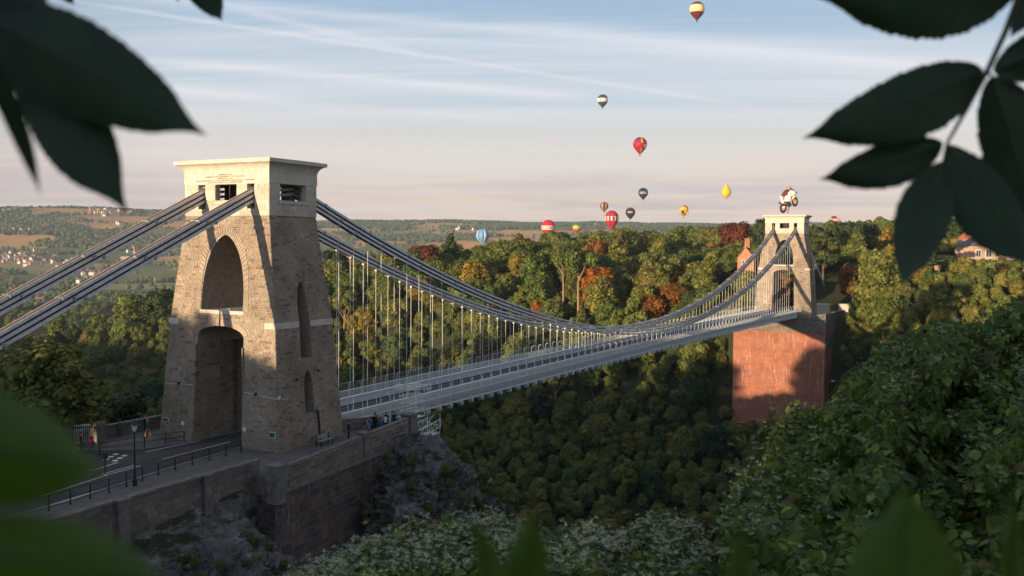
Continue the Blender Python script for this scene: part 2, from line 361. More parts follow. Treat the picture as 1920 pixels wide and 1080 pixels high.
def height(x, y):
    x = np.asarray(x, float); y = np.asarray(y, float)
    # ---- near (camera) side
    fwd = (x+72)*0.80+(y+68)*0.60
    camhill = 16.75-0.62*np.clip(fwd-1.0, 0, 200)-0.10*np.clip(fwd-1, 0, 3)
    camhill = np.where(fwd < 1, 16.75+0.02*np.clip(-fwd, 0, 40), camhill)
    rav = -2.6-0.95*np.clip(-11.6-y, 0, 60)-0.18*np.clip(x+6, 0, 60)          # falls away from the approach wall
    rav = rav-4.6*sstep(x, -13.5, -10.5)*(1-.55*sstep(x, 1, 9))
    n = np.maximum(camhill, rav)
    # shelf carrying the road and the tower
    plat = (y > -11.4) & (y < 11.9)
    back = (-3.2-0.42*np.clip(y-11.9, 0, 45)-0.14*np.clip(y-57, 0, 300))*sstep(x, -92, -55)-0.3
    n = np.where(y >= 11.9, back, n)
    n = np.where(plat, -0.35, n)
    n = np.maximum(n, -70)
    # gorge edge
    edge = 12.5+2.5*vnoise(x*0, y, 18, 3)-0.25*np.clip(y-20, 0, 400)*0.5-0.05*np.clip(-y-20, 0, 60)
    over = np.clip(x-edge, 0, None)
    cliff = -1.2-1.0*over-0.035*np.clip(over-16, 0, 60)**1.55
    cliff = np.where((x > edge-1), cliff, 99)
    n = np.minimum(n, cliff)
    # ---- far side (woods)
    rise = 4+6*sstep(x, 300, 420)
    top = 9.5-2.6*sstep(y, 24, 60)-1.8*sstep(y, 60, 150)-7*sstep(y, 140, 200)-26*sstep(y, 205, 285)-38*sstep(y, 270, 430)+5*sstep(-y, -10, 60)
    xs = [0, 118, 128, 150, 207, 226, 262, 330, 480, 900]
    base = np.interp(x, xs, [-76, -76, -68, -58, -33, -10, -3, 2, 6, 6])
    wtop = np.interp(x, xs, [0, 0, 0.0, .06, .22, .55, .85, 1.0, 1.1, 1.1])
    f = base+wtop*top
    # bench on the right where the big house stands
    rb = sstep(-y, 14, 34)
    fr = np.interp(x, [118, 150, 180, 205, 235, 300, 380, 900], [-76, -56, -24, -5, 7.5, 10.5, 20, 24])
    f = f*(1-rb)+fr*rb
    # level strip for the road behind the far tower
    w = sstep(x, 214, 222)*(1-sstep(np.abs(y-0), 12, 22))*(1-sstep(x, 268, 300))
    f = f*(1-w)+(-0.9)*w
    # ---- beyond: valley floor and the hills behind it
    d = np.hypot(x, y)
    fl = -66+3*vnoise(x, y, 400, 5)
    az = np.arctan2(y, x)
    crest = 122+32*sstep(az, .70, .84)+9*vnoise(az*1000, d*0, 70, 9, 3)
    hill = -66+(crest+66)*sstep(d, 2300, 4700)+(20*vnoise(x, y, 900, 11, 2)+26*vnoise(x, y, 520, 13, 2))*sstep(d, 1900, 2900)*(1-0.7*sstep(d, 4000, 4700))
    hill = np.where(d > 4900, crest-0.025*(d-4900), hill)
    wv = sstep(y, 330, 520)
    back2 = sstep(x, 520, 900)
    far = np.where(d > 2200, hill, fl)
    f = f*(1-wv)+fl*wv
    f = f*(1-back2)+fl*back2
    f = f+1.2*vnoise(x, y, 22, 21)*sstep(x, 120, 150)*(1-w)
    m = sstep(x, 95, 118)
    nn = np.where(n < -60, -76, n)
    z = n*(1-m)+f*m
    z = np.where(x < 118, np.maximum(z, -77.0), z)
    big = sstep(y, 420, 620)*(1-m)
    z = z*(1-big)+fl*big
    far_m = sstep(d, 1500, 2300)
    z = z*(1-far_m)+far*far_m
    # roughness of rock and soil on the near slopes
    off = (~plat) | (x > edge)
    near = (x < 95) & off
    rk = sstep(x, 2, 14)*sstep(-y, -14, 4)
    z = z+np.where(near, (0.35+1.5*rk)*vnoise(x, y, 5.5, 31, 5)+0.25*vnoise(x, y, 1.6, 33, 3)*1.0, 0)*np.where(fwd < 3, 0.15, 1)
    return z

def grid_lines(segs):
    o = []
    for a, b, s in segs:
        n = max(1, int(round((b-a)/s))); o += list(np.linspace(a, b, n, endpoint=False))
    o.append(segs[-1][1]); return np.array(o)
gx = grid_lines([(-300, -120, 12), (-120, -40, 2.5), (-40, 40, 0.8), (40, 120, 3), (120, 320, 3), (320, 700, 10), (700, 1500, 25), (1500, 6200, 45), (6200, 8000, 200)])
gy = grid_lines([(-1500, -200, 60), (-200, -90, 8), (-90, -30, 1.6), (-30, 16, 0.8), (16, 60, 2), (60, 360, 5), (360, 800, 12), (800, 5600, 40), (5600, 8000, 200)])
X, Y = np.meshgrid(gx, gy, indexing='ij'); Z = height(X, Y)
# river trench / abutment shafts are hidden under the masonry
nx, ny = len(gx), len(gy)
V = np.stack([X, Y, Z], -1).reshape(-1, 3)
ii, jj = np.meshgrid(np.arange(nx-1), np.arange(ny-1), indexing='ij')
a = (ii*ny+jj).ravel(); F = np.stack([a, a+ny, a+ny+1, a+1], 1)
cxm = (X[:-1, :-1]+X[1:, 1:])/2; cym = (Y[:-1, :-1]+Y[1:, 1:])/2
dist = np.hypot(cxm, cym)

# fields: cells of a jittered lattice
CS = 300.0
def cell(x, y):
    x = np.asarray(x, float); y = np.asarray(y, float)
    xw = x+60*vnoise(x, y, 500, 41, 2); yw = y+60*vnoise(x, y, 500, 43, 2)
    ci = np.floor(xw/CS).astype(np.int64); cj = np.floor(yw/(CS)).astype(np.int64)
    best = np.full(x.shape, 1e18); sec = np.full(x.shape, 1e18); typ = np.zeros(x.shape)
    for di in (-1, 0, 1):
        for dj in (-1, 0, 1):
            p, q = ci+di, cj+dj
            h = (p*73856093 ^ q*19349663) & 0x7fffffff
            h = ((h ^ (h >> 13))*1274126177) & 0x7fffffff
            r1 = (h & 1023)/1023.; r2 = ((h >> 10) & 1023)/1023.; r3 = ((h >> 20) & 1023)/1023.
            d = (xw-(p+r1)*CS)**2+(yw-(q+r2)*CS)**2
            nb = d < best
            sec = np.where(nb, best, np.minimum(sec, d)); typ = np.where(nb, r3, typ); best = np.where(nb, d, best)
    return typ, np.sqrt(sec)-np.sqrt(best)
typ, edg = cell(cxm, cym)
dd = np.hypot(cxm, cym)
mi = np.zeros(dist.shape, int)                                  # 0 woodland soil, 1 rock, 2 pasture, 3 stubble, 4 dry pasture
zf = (Z[:-1, :-1]+Z[1:, 1:])/2
far = dist > 1250
stub = 0.26*np.ones_like(dd)+0.22*sstep(dd, 2600, 4000)
mi = np.where(far & (typ < stub), 3, mi)
mi = np.where(far & (typ >= stub) & (typ < 0.62), 2, mi)
mi = np.where(far & (typ >= 0.62) & (typ < 0.74), 4, mi)
slope = np.abs(Z[1:, 1:]-Z[:-1, :-1])/np.maximum(1e-3, np.hypot(X[1:, 1:]-X[:-1, :-1], Y[1:, 1:]-Y[:-1, :-1]))
rn = vnoise(cxm, cym, 7, 51, 4)
mi = np.where((cxm < 60) & (cxm > -50) & (cym < 14) & (zf < -.9) & ((cxm+72)*.8+(cym+68)*.6 > 22), 1, mi)
mi = np.where((cxm > 118) & (cxm < 150) & (cym > -200) & (cym < 400) & (rn > -0.05), 1, mi)

t = NT('woodland_soil'); p = t.pos(); nz = t.noise(p, 0.8, 6, .65); nz2 = t.noise(p, 0.09, 4, .6)
c = t.mix(nz, (.018, .026, .012), (.06, .06, .028)); c = t.mix(t.ramp(nz2, [(.4, 0), (.65, .6)]), c, (.035, .05, .016))
m_soil = t.bsdf(c, 0.95, 0.1, bump=nz, bstr=0.8, bdist=0.3)
t = NT('limestone_rock'); p = t.pos(); nz = t.noise(p, 0.9, 8, .72); p2 = t.pos((.5, .5, 1.8)); nz2 = t.noise(p2, 0.6, 6, .7)
c = t.ramp(nz, [(.30, (.06, .05, .045)), (.44, (.14, .128, .122)), (.58, (.235, .222, .218)), (.68, (.36, .345, .34))])
c = t.mix(t.ramp(nz2, [(.49, 0), (.57, .9)]), c, t.mix(t.noise(p, 6, 4), (.02, .035, .012), (.055, .06, .026)))
m_rock = t.bsdf(c, 0.9, 0.2, bump=nz, bstr=1.0, bdist=0.6)
def field_mat(name, a_, b_, s=0.004):
    t = NT(name); p = t.pos((1, 1, 0)); nz = t.noise(p, s, 6, .6); return t.bsdf(t.mix(t.ramp(nz, [(.35, 0), (.65, 1)]), a_, b_), 0.95, 0.05)
m_past = field_mat('pasture', (.11, .135, .04), (.20, .20, .07)); m_stub = field_mat('stubble_field', (.52, .27, .10), (.66, .37, .15)); m_dry = field_mat('dry_pasture', (.32, .25, .11), (.42, .30, .13))
gm = arr_mesh('ground', V, F, [m_soil, m_rock, m_past, m_stub, m_dry], mi.ravel(), smooth=False)
sm = (mi.ravel() != 1); gm.polygons.foreach_set('use_smooth', sm)
mk('ground', gm, kind='structure')
mb = MB(); mb.add([(60, -1500, -75), (135, -1500, -75), (135, 420, -75), (60, 420, -75)], [(0, 1, 2, 3)])
t = NT('river_water'); m_water = t.bsdf((.05, .045, .03), 0.15, 0.5, bump=t.noise(t.pos(), .8, 3), bstr=0.1)
mb.build('river', m_water, kind='structure')
def gz(x, y): return float(height(np.array([x]), np.array([y]))[0])
#PART3

# limestone crags under the terrace and below the approach wall
def crag(label, c, r, seed, rot=0.0):
    T = thing('rock_outcrop', label, 'rock', c); bm = bmesh.new(); bmesh.ops.create_icosphere(bm, subdivisions=6, radius=1)
    for v in bm.verts:
        p = v.co.copy(); q = Vector((p.x*r[0], p.y*r[1], p.z*r[2])); w = q+Vector((seed*7.1, seed*3.3, 0))
        a = mnoise.noise(w*.16)*2.1+mnoise.noise(w*.42)*.95; st = Vector((w.x*1.1+w.z*.25, w.y*1.1, w.z*.34)); b = abs(mnoise.noise(st*.9))*1.1+abs(mnoise.noise(st*2.1))*.7+abs(mnoise.noise(st*4.6))*.32+mnoise.noise(st*11)*.10
        zz = w.z*.8+w.x*.35+mnoise.noise(w*.5)*.8; k = ((zz % 1.0)**2)*.55+((zz*2.7) % 1.0)*.16
        v.co = q+p.normalized()*(a-b+k); 
    me = bpy.data.meshes.new('crag'); bm.to_mesh(me); bm.free(); me.materials.append(m_rock); mk('crag', me, T, rot=(0, 0, rot)); return T
crag('grey limestone crag directly under the end of the terrace', (9.5, -13.2, -10.5), (9.5, 6.0, 9.5), 1, .35)
crag('ivy streaked limestone crag dropping from the terrace into the gorge', (20, -10.5, -17.5), (8.5, 6.5, 12), 2, .2)
crag('pale limestone crag under the long approach wall', (-20.5, -17.0, -8.2), (6.5, 4.6, 5.2), 3, -.1)
crag('low limestone crag beside the foot of the dark abutment', (-14.5, -20.5, -11.5), (5.5, 4.5, 5.0), 4, .4)
# ------------------------------------------------------------------ masonry helpers
UNIT = None
def unit_box(mat, name):
    mb = MB(); mb.box(-.5, .5, -.5, .5, -.5, .5); return mb.mesh(name, mat)

def stones_on(mb, P, u0, u1f, zrange, rows, wid, skip=None, depth=0.10, proud=0.035, gap=0.03, rng=None, var=0.5):
    """P(u,z)->(point, outward normal); u runs from u0f(z) to u1f(z); rows/wid = (min,max). irregular coursed stones"""
    rng = rng or random; z = zrange[0]
    while z < zrange[1]-0.08:
        h = rng.uniform(*rows); h = min(h, zrange[1]-z)
        a, b = u0(z+h/2), u1f(z+h/2); u = a; first = rng.uniform(0.3, 1)
        while u < b-0.05:
            w = rng.uniform(*wid)*(first); first = 1
            if b-(u+w) < wid[0]*0.5: w = b-u
            hh = h
            if skip is None or not skip(u, u+w, z, z+hh):
                ua, ub, za, zb = u+gap/2, u+w-gap/2, z+gap/2, z+hh-gap/2
                if ub > ua and zb > za:
                    pr_ = proud*rng.uniform(0.3, 1.3); vs = []
                    for (uu, zz) in ((ua, za), (ub, za), (ub, zb), (ua, zb)):
                        p, n = P(uu, zz); vs.append(tuple(p-n*depth))
                    for (uu, zz) in ((ua+.012, za+.012), (ub-.012, za+.012), (ub-.012, zb-.012), (ua+.012, zb-.012)):
                        p, n = P(uu, zz); k = pr_*rng.uniform(.8, 1.2); vs.append(tuple(p+n*k))
                    mb.add(vs, [(4, 5, 6, 7), (0, 1, 5, 4), (1, 2, 6, 5), (2, 3, 7, 6), (3, 0, 4, 7)])
            u += w
        z += h

# ------------------------------------------------------------------ bridge towers
LV = [0.0, 11.17, 21.1]
def arch_low(z, s=1.0):      # half width of the road arch
    if z < 9.9: return 3.08-0.022*z*s
    t = (z-9.9)/1.05
    return 2.86*sqrt(max(0, 1-t*t)) if t < 1 else 0
def arch_up(z):
    if z < 12.35 or z > 19.35: return 0
    t = (z-12.35)/7.0
    return 2.62*(1-t**2.7)**0.62
def lerp(z, zs, vs): return float(np.interp(z, zs, vs))

def boolcut(obj, cutters):
    for c in cutters:
        co = bpy.data.objects.new('cut', c); COL.objects.link(co); co.location = obj.parent.location
        md = obj.modifiers.new('b', 'BOOLEAN'); md.operation = 'DIFFERENCE'; md.object = co; md.solver = 'EXACT'
        bpy.context.view_layer.update()
        dg = bpy.context.evaluated_depsgraph_get()
        me = bpy.data.meshes.new_from_object(obj.evaluated_get(dg)); old = obj.data
        obj.modifiers.clear(); obj.data = me; me.name = old.name
        bpy.data.objects.remove(co); bpy.data.meshes.remove(c)

def prism(poly, axis, lo, hi, mat):
    """poly: list of (u,z); extruded along axis 0 (x) or 1 (y)"""
    mb = MB(); n = len(poly)
    f = (lambda u, z, w: (w, u, z)) if axis == 0 else (lambda u, z, w: (u, w, z))
    vs = [f(u, z, lo) for u, z in poly]+[f(u, z, hi) for u, z in poly]
    fs = [tuple(range(n))[::-1], tuple(range(n, 2*n))]+[(i, (i+1) % n, n+(i+1) % n, n+i) for i in range(n)]
    mb.add(vs, fs); me = mb.mesh('cutter', mat)
    bm = bmesh.new(); bm.from_mesh(me); bmesh.ops.recalc_face_normals(bm, faces=bm.faces); bm.to_mesh(me); bm.free(); return me

def tower(cx, dz, aw, bw, label, near):
    rng = random.Random(3 if near else 4)
    T = thing('bridge_tower', label, 'tower', (cx, 0, dz))
    A = lambda z: lerp(z, LV, aw[:3]); B = lambda z: lerp(z, LV, bw[:3])
    ta, tb = aw[2]+0.06, bw[2]+0.06
    # masonry core
    mb = MB()
    rings = [[(-B(z), -A(z), z), (B(z), -A(z), z), (B(z), A(z), z), (-B(z), A(z), z)] for z in (-2.0, 0, 11.17, 21.1)]
    mb.loft(rings); core = mb.build('masonry', m_mortar, T)
    lows = [(-arch_low(z), z) for z in list(np.linspace(-3, 9.9, 3))+list(9.9+1.05*np.sin(np.linspace(0.15, 1.5, 8)))]
    lo = lows+[(0, 10.96)]+[(-u, z) for u, z in reversed(lows)]
    zs = list(12.35+7.0*np.sin(np.linspace(0, pi/2, 14))[:-1])
    up = [(-arch_up(z+1e-4), z) for z in zs]+[(0, 19.35)]+[(arch_up(z+1e-4), z) for z in reversed(zs)]
    slit1 = [(-0.78, 8.0), (0.78, 8.0), (0.72, 13.2), (0.45, 14.5), (0, 15.15), (-0.45, 14.5), (-0.72, 13.2)]
    slit2 = [(-0.62, 2.9), (0.62, 2.9), (0.6, 5.8), (0.38, 6.5), (0, 6.95), (-0.38, 6.5), (-0.6, 5.8)]
    cut = [prism(lo, 0, -9, 9, m_mortar), prism(up, 0, -9, 9, m_mortar)]
    for s in (-1, 1):
        cut += [prism(slit1, 1, s*3.9, s*12, m_mortar), prism(slit2, 1, s*5.6, s*12, m_mortar)] if s > 0 else [prism(slit1, 1, -12, -3.9, m_mortar), prism(slit2, 1, -12, -5.6, m_mortar)]
    mbc = MB(); mbc.box(-1.2, 1.9, -3.75, 3.75, -2.5, 9.2); cut.append(mbc.mesh('cutter', m_mortar))      # recess in the jambs
    boolcut(core, cut)
    # rubble facing
    st = MB(); sc = 1.0 if near else 1.7
    def hit(u, v, z0, z1, f): return max(0, -max(u, -v)) if False else 0
    def skip_x(u0, u1, z0, z1):
        zm = (z0+z1)/2
        w = max(arch_low(zm), arch_up(zm)); m = 0.0
        if 9.3 < zm < 11.75:      # voussoir ring of the road arch
            r = hypot(0, 0); t_ = (zm-9.0)/2.55; m = 3.45*sqrt(max(0, 1-t_*t_)) if t_ < 1 else 0
        if 12.3 < zm < 20.1:
            t_ = (zm-12.35)/7.62; m = max(m, 3.2*(max(0, 1-t_**2.7))**0.62) if t_ < 1 else m
        w = max(w, m)
        if w <= 0: return False
        return not (u0 >= w-0.02 or u1 <= -w+0.02)
    class ClipRow: pass
    def face_x(s):
        def P(u, z): b = B(z); return Vector((s*b, u, z)), Vector((s, 0, 0.09)).normalized()
        def edges(z):
            w = max(arch_low(z), arch_up(z))
            if 9.3 < z < 11.75:
                t_ = (z-9.0)/2.55; w = max(w, 3.45*sqrt(max(0, 1-t_*t_)) if t_ < 1 else 0)
            if 12.3 < z < 20.1:
                t_ = (z-12.35)/7.62; w = max(w, 3.2*(max(0, 1-t_**2.7))**0.62 if 0 < t_ < 1 else 0)
            return w
        z = 0.0
        while z < 21.08:
            h = min(rng.uniform(.17, .29)*sc, 21.1-z)
            if 10.88 < z+h/2 < 11.45: z = max(z+0.02, 11.45) if z+h/2 >= 10.9 else z+h; continue
            w = edges(z+h/2); segs = [(-A(z), A(z))] if w < 0.05 else [(-A(z), -w), (w, A(z))]
            for a_, b_ in segs:
                if b_-a_ < 0.1: continue
                stones_on(st, P, lambda q, a_=a_: a_, lambda q, b_=b_: b_, (z, z+h), (h, h), (.28*sc, .72*sc), rng=rng)
            z += h
    def face_y(s):
        def P(u, z): return Vector((u, s*A(z), z)), Vector((0, s, 0.09)).normalized()
        z = 0.0
        while z < 21.08:
            h = min(rng.uniform(.17, .29)*sc, 21.1-z); zm = z+h/2
            if 10.88 < zm < 11.45: z = 11.45; continue
            w = 0
            if 8.0 < zm < 15.15: w = float(np.interp(zm, [8, 13.2, 14.5, 15.15], [.8, .74, .47, .02]))
            if 2.9 < zm < 6.95: w = float(np.interp(zm, [2.9, 5.8, 6.5, 6.95], [.64, .62, .4, .02]))
            segs = [(-B(z), B(z))] if w < 0.05 else [(-B(z), -w), (w, B(z))]
            for a_, b_ in segs:
                stones_on(st, P, lambda q, a_=a_: a_, lambda q, b_=b_: b_, (z, z+h), (h, h), (.28*sc, .72*sc), rng=rng)
            z += h
    face_x(-1); face_y(-1); face_x(1); face_y(1)
    if near:
        for (xa, xb, yy) in ((-4.35, -1.25, None), (1.95, 4.1, None), (-1.15, 1.85, 3.75)):
            for s in (1, -1):
                def P(u, z, s=s, yy=yy): return Vector((u, s*(yy if yy else arch_low(min(z, 9.8))), z)), Vector((0, -s, 0))
                stones_on(st, P, lambda q, xa=xa: xa, lambda q, xb=xb: xb, (0.05, 9.1), (.24, .36), (.45, .9), rng=rng)
    st.build('rubble_stones', m_rubble, T, kind='stuff')
    # voussoirs
    def ring(fn_in, fn_out, n, name, s):
        for i in range(n):
            t0, t1 = i/n+0.002, (i+1)/n-0.002
            a0, a1, b0, b1 = fn_in(t0), fn_in(t1), fn_out(t0), fn_out(t1)
            vs = []
            for d_ in (-0.15, 0.05+0.02*rng.random()):
                for (u, z) in (a0, b0, b1, a1): vs.append((s*(B(z)+d_), u, z))
            m2 = MB(); m2.add(vs, [(4, 5, 6, 7), (0, 1, 5, 4), (1, 2, 6, 5), (2, 3, 7, 6), (3, 0, 4, 7), (3, 2, 1, 0)])
            m2.build(name, m_rubble, T)
    def lowin(t): th = pi*(0.06+0.88*t); return (-2.9*cos(th), 9.9+1.05*sin(th)) if True else 0
    def lowout(t): th = pi*(0.06+0.88*t); return (-3.42*cos(th), 9.95+1.62*sin(th))
    def upin(t):
        th = pi*t; return (-2.66*np.sign(cos(th))*abs(cos(th))**0.8, 12.35+7.03*sin(th)**0.75)
    def upout(t):
        th = pi*t; return (-3.25*np.sign(cos(th))*abs(cos(th))**0.8, 12.35+7.62*sin(th)**0.75)
    for s in ((-1,) if near else (-1,)):
        ring(lowin, lowout, 26 if near else 18, 'arch_stone', s); ring(upin, upout, 44 if near else 26, 'arch_stone', s)
    # string course (only at the corners and on the side faces)
    mb = MB()
    a_, b_ = A(11.17)+0.07, B(11.17)+0.07
    z0, z1 = 10.9, 11.45
    for s in (-1, 1):
        for (xa, xb) in ((-b_, -0.82), (0.82, b_)):
            mb = MB(); mb.box(xa, xb, s*(a_-0.3) if s > 0 else -a_, a_ if s > 0 else -(a_-0.3), z0, z1); mb.build('string_course', m_ashlar2, T)
    for s in (-1, 1):
        x0_, x1_ = (-b_, -b_+0.3) if s < 0 else (b_-0.3, b_)
        for (ya, yb) in ((-a_+.31, -a_+1.25), (a_-1.25, a_-.31)):
            mb = MB(); mb.box(x0_, x1_, ya, yb, z0, z1); mb.build('string_course', m_ashlar2, T)
    # floor slab in the upper arch and a row of long stones over the road arch
    mb = MB(); mb.box(-B(12)-.05, B(12)+.05, -2.75, 2.75, 12.05, 12.37); mb.build('ledge', m_ashlar2, T)
    # ashlar stage 21.1 .. 24.0 : hollow chamber
    mb = MB(); mb.box(-tb+.02, tb-.02, -ta+.02, ta-.02, 21.1, 24.05); stage = mb.build('saddle_chamber', m_ashlar2, T)
    c1 = MB(); c1.box(-tb+.55, tb-.55, -ta+.6, ta-.6, 22.0, 24.3)
    c2 = MB(); c2.box(-9, 9, -1.33, 1.33, 22.38, 24.01)
    c3 = MB(); c3.box(-9, 9, -3.48, -2.60, 21.75, 24.02); c4 = MB(); c4.box(-9, 9, 2.60, 3.48, 21.75, 24.02)
    c5 = MB(); c5.box(-1.85, 1.75, -9, 9, 22.4, 24.03)
    boolcut(stage, [m_.mesh('cutter', m_room) for m_ in (c1, c2, c3, c4, c5)])
    ub = unit_box(m_ashlar, 'ashlar_block'); nb = 0
    rows = 6; hh = (24.0-21.1)/rows
    for r in range(rows):
        za, zb = 21.1+r*hh, 21.1+(r+1)*hh; zm = (za+zb)/2
        def segs(full, holes):
            out = [full]
            for h0, h1 in holes:
                nw = []
                for a2, b2 in out:
                    if h1 <= a2 or h0 >= b2: nw.append((a2, b2))
                    else:
                        if h0 > a2: nw.append((a2, h0))
                        if h1 < b2: nw.append((h1, b2))
                out = nw
            return out
        hx = []
        if zm > 22.35: hx.append((-1.33, 1.33))
        if zm > 21.75: hx += [(-3.48, -2.60), (2.60, 3.48)]
        hy = [(-1.85, 1.75)] if zm > 22.38 else []
        for face in (0, 1, 2, 3):
            if not near and face > 1: continue
            isx = face in (0, 2); s = -1 if face < 2 else 1
            full = (-ta, ta) if isx else (-tb, tb)
            for (a2, b2) in segs(full, hx if isx else hy):
                n = max(1, int(round((b2-a2)/1.15))); off = 0.5 if (r % 2 and n > 1) else 0
                cuts = [a2]+[a2+(b2-a2)*(k+1-off*0.9)/n for k in range(n)]+([b2] if off else [])
                cuts = sorted(set(round(c_, 4) for c_ in cuts)); cuts[-1] = b2
                for u0, u1 in zip(cuts[:-1], cuts[1:]):
                    if u1-u0 < 0.12: continue
                    pz = rng.uniform(0.02, 0.035); g = 0.012
                    if isx: loc = (s*(tb-.10+pz), (u0+u1)/2, zm); sca = (.2, u1-u0-2*g, zb-za-2*g)
                    else: loc = ((u0+u1)/2, s*(ta-.10+pz), zm); sca = (u1-u0-2*g, .2, zb-za-2*g)
                    if not isx and (u0 < -tb+.001 or u1 > tb-.001):     # leave the corner to the other face
                        pass
                    mk('ashlar_block', ub, T, loc, (0, 0, 0), sca); nb += 1
    # window sills, frieze, coved cornice, cap
    mb = MB(); mb.box(-tb-.10, -tb+.35, -1.45, 1.45, 22.22, 22.38); mb.build('window_sill', m_ashlar2, T)
    mb = MB(); mb.box(-2.0, 1.9, -ta-.10, -ta+.35, 22.24, 22.4); mb.build('window_sill', m_ashlar2, T)
    mb = MB(); mb.box(-tb-.06, tb+.06, -ta-.06, ta+.06, 24.05, 24.98); mb.build('frieze', m_ashlar2, T)
    mb = MB()
    prof = [(0.03, 24.985), (0.05, 25.1), (0.09, 25.3), (0.17, 25.5), (0.30, 25.68), (0.48, 25.82), (0.62, 25.88), (0.62, 25.9)]
    rings = [[(-tb-o_, -ta-o_, z), (tb+o_, -ta-o_, z), (tb+o_, ta+o_, z), (-tb-o_, ta+o_, z)] for o_, z in prof]
    mb.loft(rings); mb.build('cornice', m_ashlar2, T)
    mb = MB(); o_ = 0.74; mb.box(-tb-o_, tb+o_, -ta-o_, ta+o_, 25.9, 26.22); mb.box(-tb-.3, tb+.3, -ta-.3, ta+.3, 26.22, 26.3); mb.build('cap_slab', m_ashlar2, T)
    mb = MB(); mb.box(-1.1, 1.1, -2.35, 2.35, 22.0, 24.04); mb.build('dark_core_block', m_room, T)  # added dark block: stops the view through, stands in for the unlit interior
    # open window frames of dark timber inside the big openings
    mb = MB()
    for yy in (-1.2, -0.1, 1.2): mb.box(-tb+.35, -tb+.42, yy-.04, yy+.04, 22.38, 24.0)
    mb.build('window_frame', m_room, T)
    return T, A, B, ta, tb

TA, TAA, TAB, ta, tb = tower(0, 0, [7.41, 6.54, 5.17], [4.62, 3.98, 3.2], 'near stone suspension bridge tower with tall arches and lettered cornice', True)
TF, TFA, TFB, _, _ = tower(214, 1.5, [7.9, 7.1, 5.3], [3.4, 3.2, 3.1], 'distant stone bridge tower standing on the red sandstone pier', False)

# inscription on the near tower
lines = ['COMMENCED 1836', 'ISAMBARD KINGDOM BRUNEL F.R.S. ENGINEER', 'COMPLETED 1864', 'JOHN HAWKSHAW F.R.S. WILLIAM HENRY BARLOW F.R.S. ENGINEERS', 'COCHRANE GROVE & CO. CONTRACTORS']
for i, (s, wd) in enumerate(zip(lines, (1.9, 4.9, 1.9, 7.4, 4.3))):
    cu = bpy.data.curves.new('inscription', 'FONT'); cu.body = s; cu.size = 0.17; cu.extrude = 0.008; cu.align_x = 'CENTER'; cu.offset = 0.002
    cu.space_character = 1.25
    cu.materials.append(m_letter)
    tmp = bpy.data.objects.new('tmp', cu); COL.objects.link(tmp); bpy.context.view_layer.update()
    me_ = bpy.data.meshes.new_from_object(tmp.evaluated_get(bpy.context.evaluated_depsgraph_get())); bpy.data.objects.remove(tmp)
    xs_ = [v.co.x for v in me_.vertices]; w_ = max(xs_)-min(xs_)
    mk('inscription', me_, TA, (-tb-0.07, 0.1, 24.84-i*0.175), (pi/2, 0, -pi/2), (wd/w_, 1, 1), kind='stuff')
# details on the near tower : cable clips, small lamps, signs, drain pipe
def onx(y, z, off=0.05): return (-TAB(z)-off, y, z)
mb = MB(); mb.tube([(-TAB(5.2)-.07, TAA(5.2)-.1, 5.2), (-TAB(5.3)-.07, 3.2, 5.3)], .02, 4); mb.tube([(-TAB(4.8)-.07, -3.2, 5.1), (-TAB(4.6)-.07, -TAA(4.8)-.05, 4.75), (-2.9, -TAA(4.7)-.07, 4.6)], .02, 4); mb.build('cable', m_paint, TA)
for (y_, z_) in ((5.0, 5.25), (-4.6, 4.95)):
    mb = MB(); mb.box(-TAB(z_)-.2, -TAB(z_), y_-.12, y_+.12, z_-.05, z_+.18); mb.build('junction_box', m_iron, TA)
for (y_, z_) in ((4.35, 1.6), (-3.4, 1.75)):
    mb = MB(); n = 14
    mb.tube([(-TAB(z_)-.08, y_, z_), (-TAB(z_)-.03, y_, z_)], .21, n); mb.build('round_sign', m_white, TA)
for (y_, z_, w_, h_) in ((6.6, 1.75, .8, .35), (-6.7, 1.55, .75, .55)):
    mb = MB(); mb.box(-TAB(z_)-.09, -TAB(z_)-.02, y_-w_/2, y_+w_/2, z_-h_/2, z_+h_/2); sp = mb.build('sign_plate', m_white, TA)
    mb = MB(); mb.box(-TAB(z_)-.10, -TAB(z_)-.091, y_-w_/2+.05, y_+w_/2-.05, z_-h_/2+.05, z_+h_/2-.05); mb.build('sign_face', simple('dark_green_sign', (.02, .09, .06)), sp)
mb = MB(); mb.tube([(.75, -TAA(3)-.12, 3.1), (1.0, -TAA(3)-.14, 3.0), (1.05, -TAA(2)-.12, 2.0), (1.1, -TAA(0.1)-.1, 0.1)], .09, 8); mb.build('drain_pipe', m_iron, TA)
mb = MB(); mb.box(-.6, .6, -6.2, -6.1, 5.2, 5.32); mb.box(-.03, .03, -6.2, -6.1, 2.9, 5.2); mb.box(-.6, .6, -6.15, -6.05, 2.9, 3.1); mb.build('window_frame', m_wood, TA)
for (x_, z_) in ((-1.6, 6.2), (1.5, 6.7)):
    mb = MB(); mb.box(x_-.13, x_+.13, -TAA(z_)-.09, -TAA(z_)+.05, z_-.12, z_+.12); mb.build('vent_hole', m_iron, TA)
for dy, dzz in ((0, 0), (.16, .12), (-.1, .2)):
    mb = MB(); mb.ell((-TAB(4.7)+.1-dy, -TAA(4.7)-.2, 4.75+dzz), (.09, .09, .09), 8, 5); mb.build('lamp_cluster', m_white, TA)
# small spotlights fixed inside the upper arch
mb = MB(); mb.box(-3.9, -3.6, -1.0, -.55, 12.37, 12.6); mb.build('floodlight', m_white, TA)
mb = MB(); mb.tube([(-TAB(12)-.12, 0.1, 12.5), (-TAB(11)-.12, 0.1, 10.9)], .04, 5); mb.build('hanging_cable', m_iron, TA)

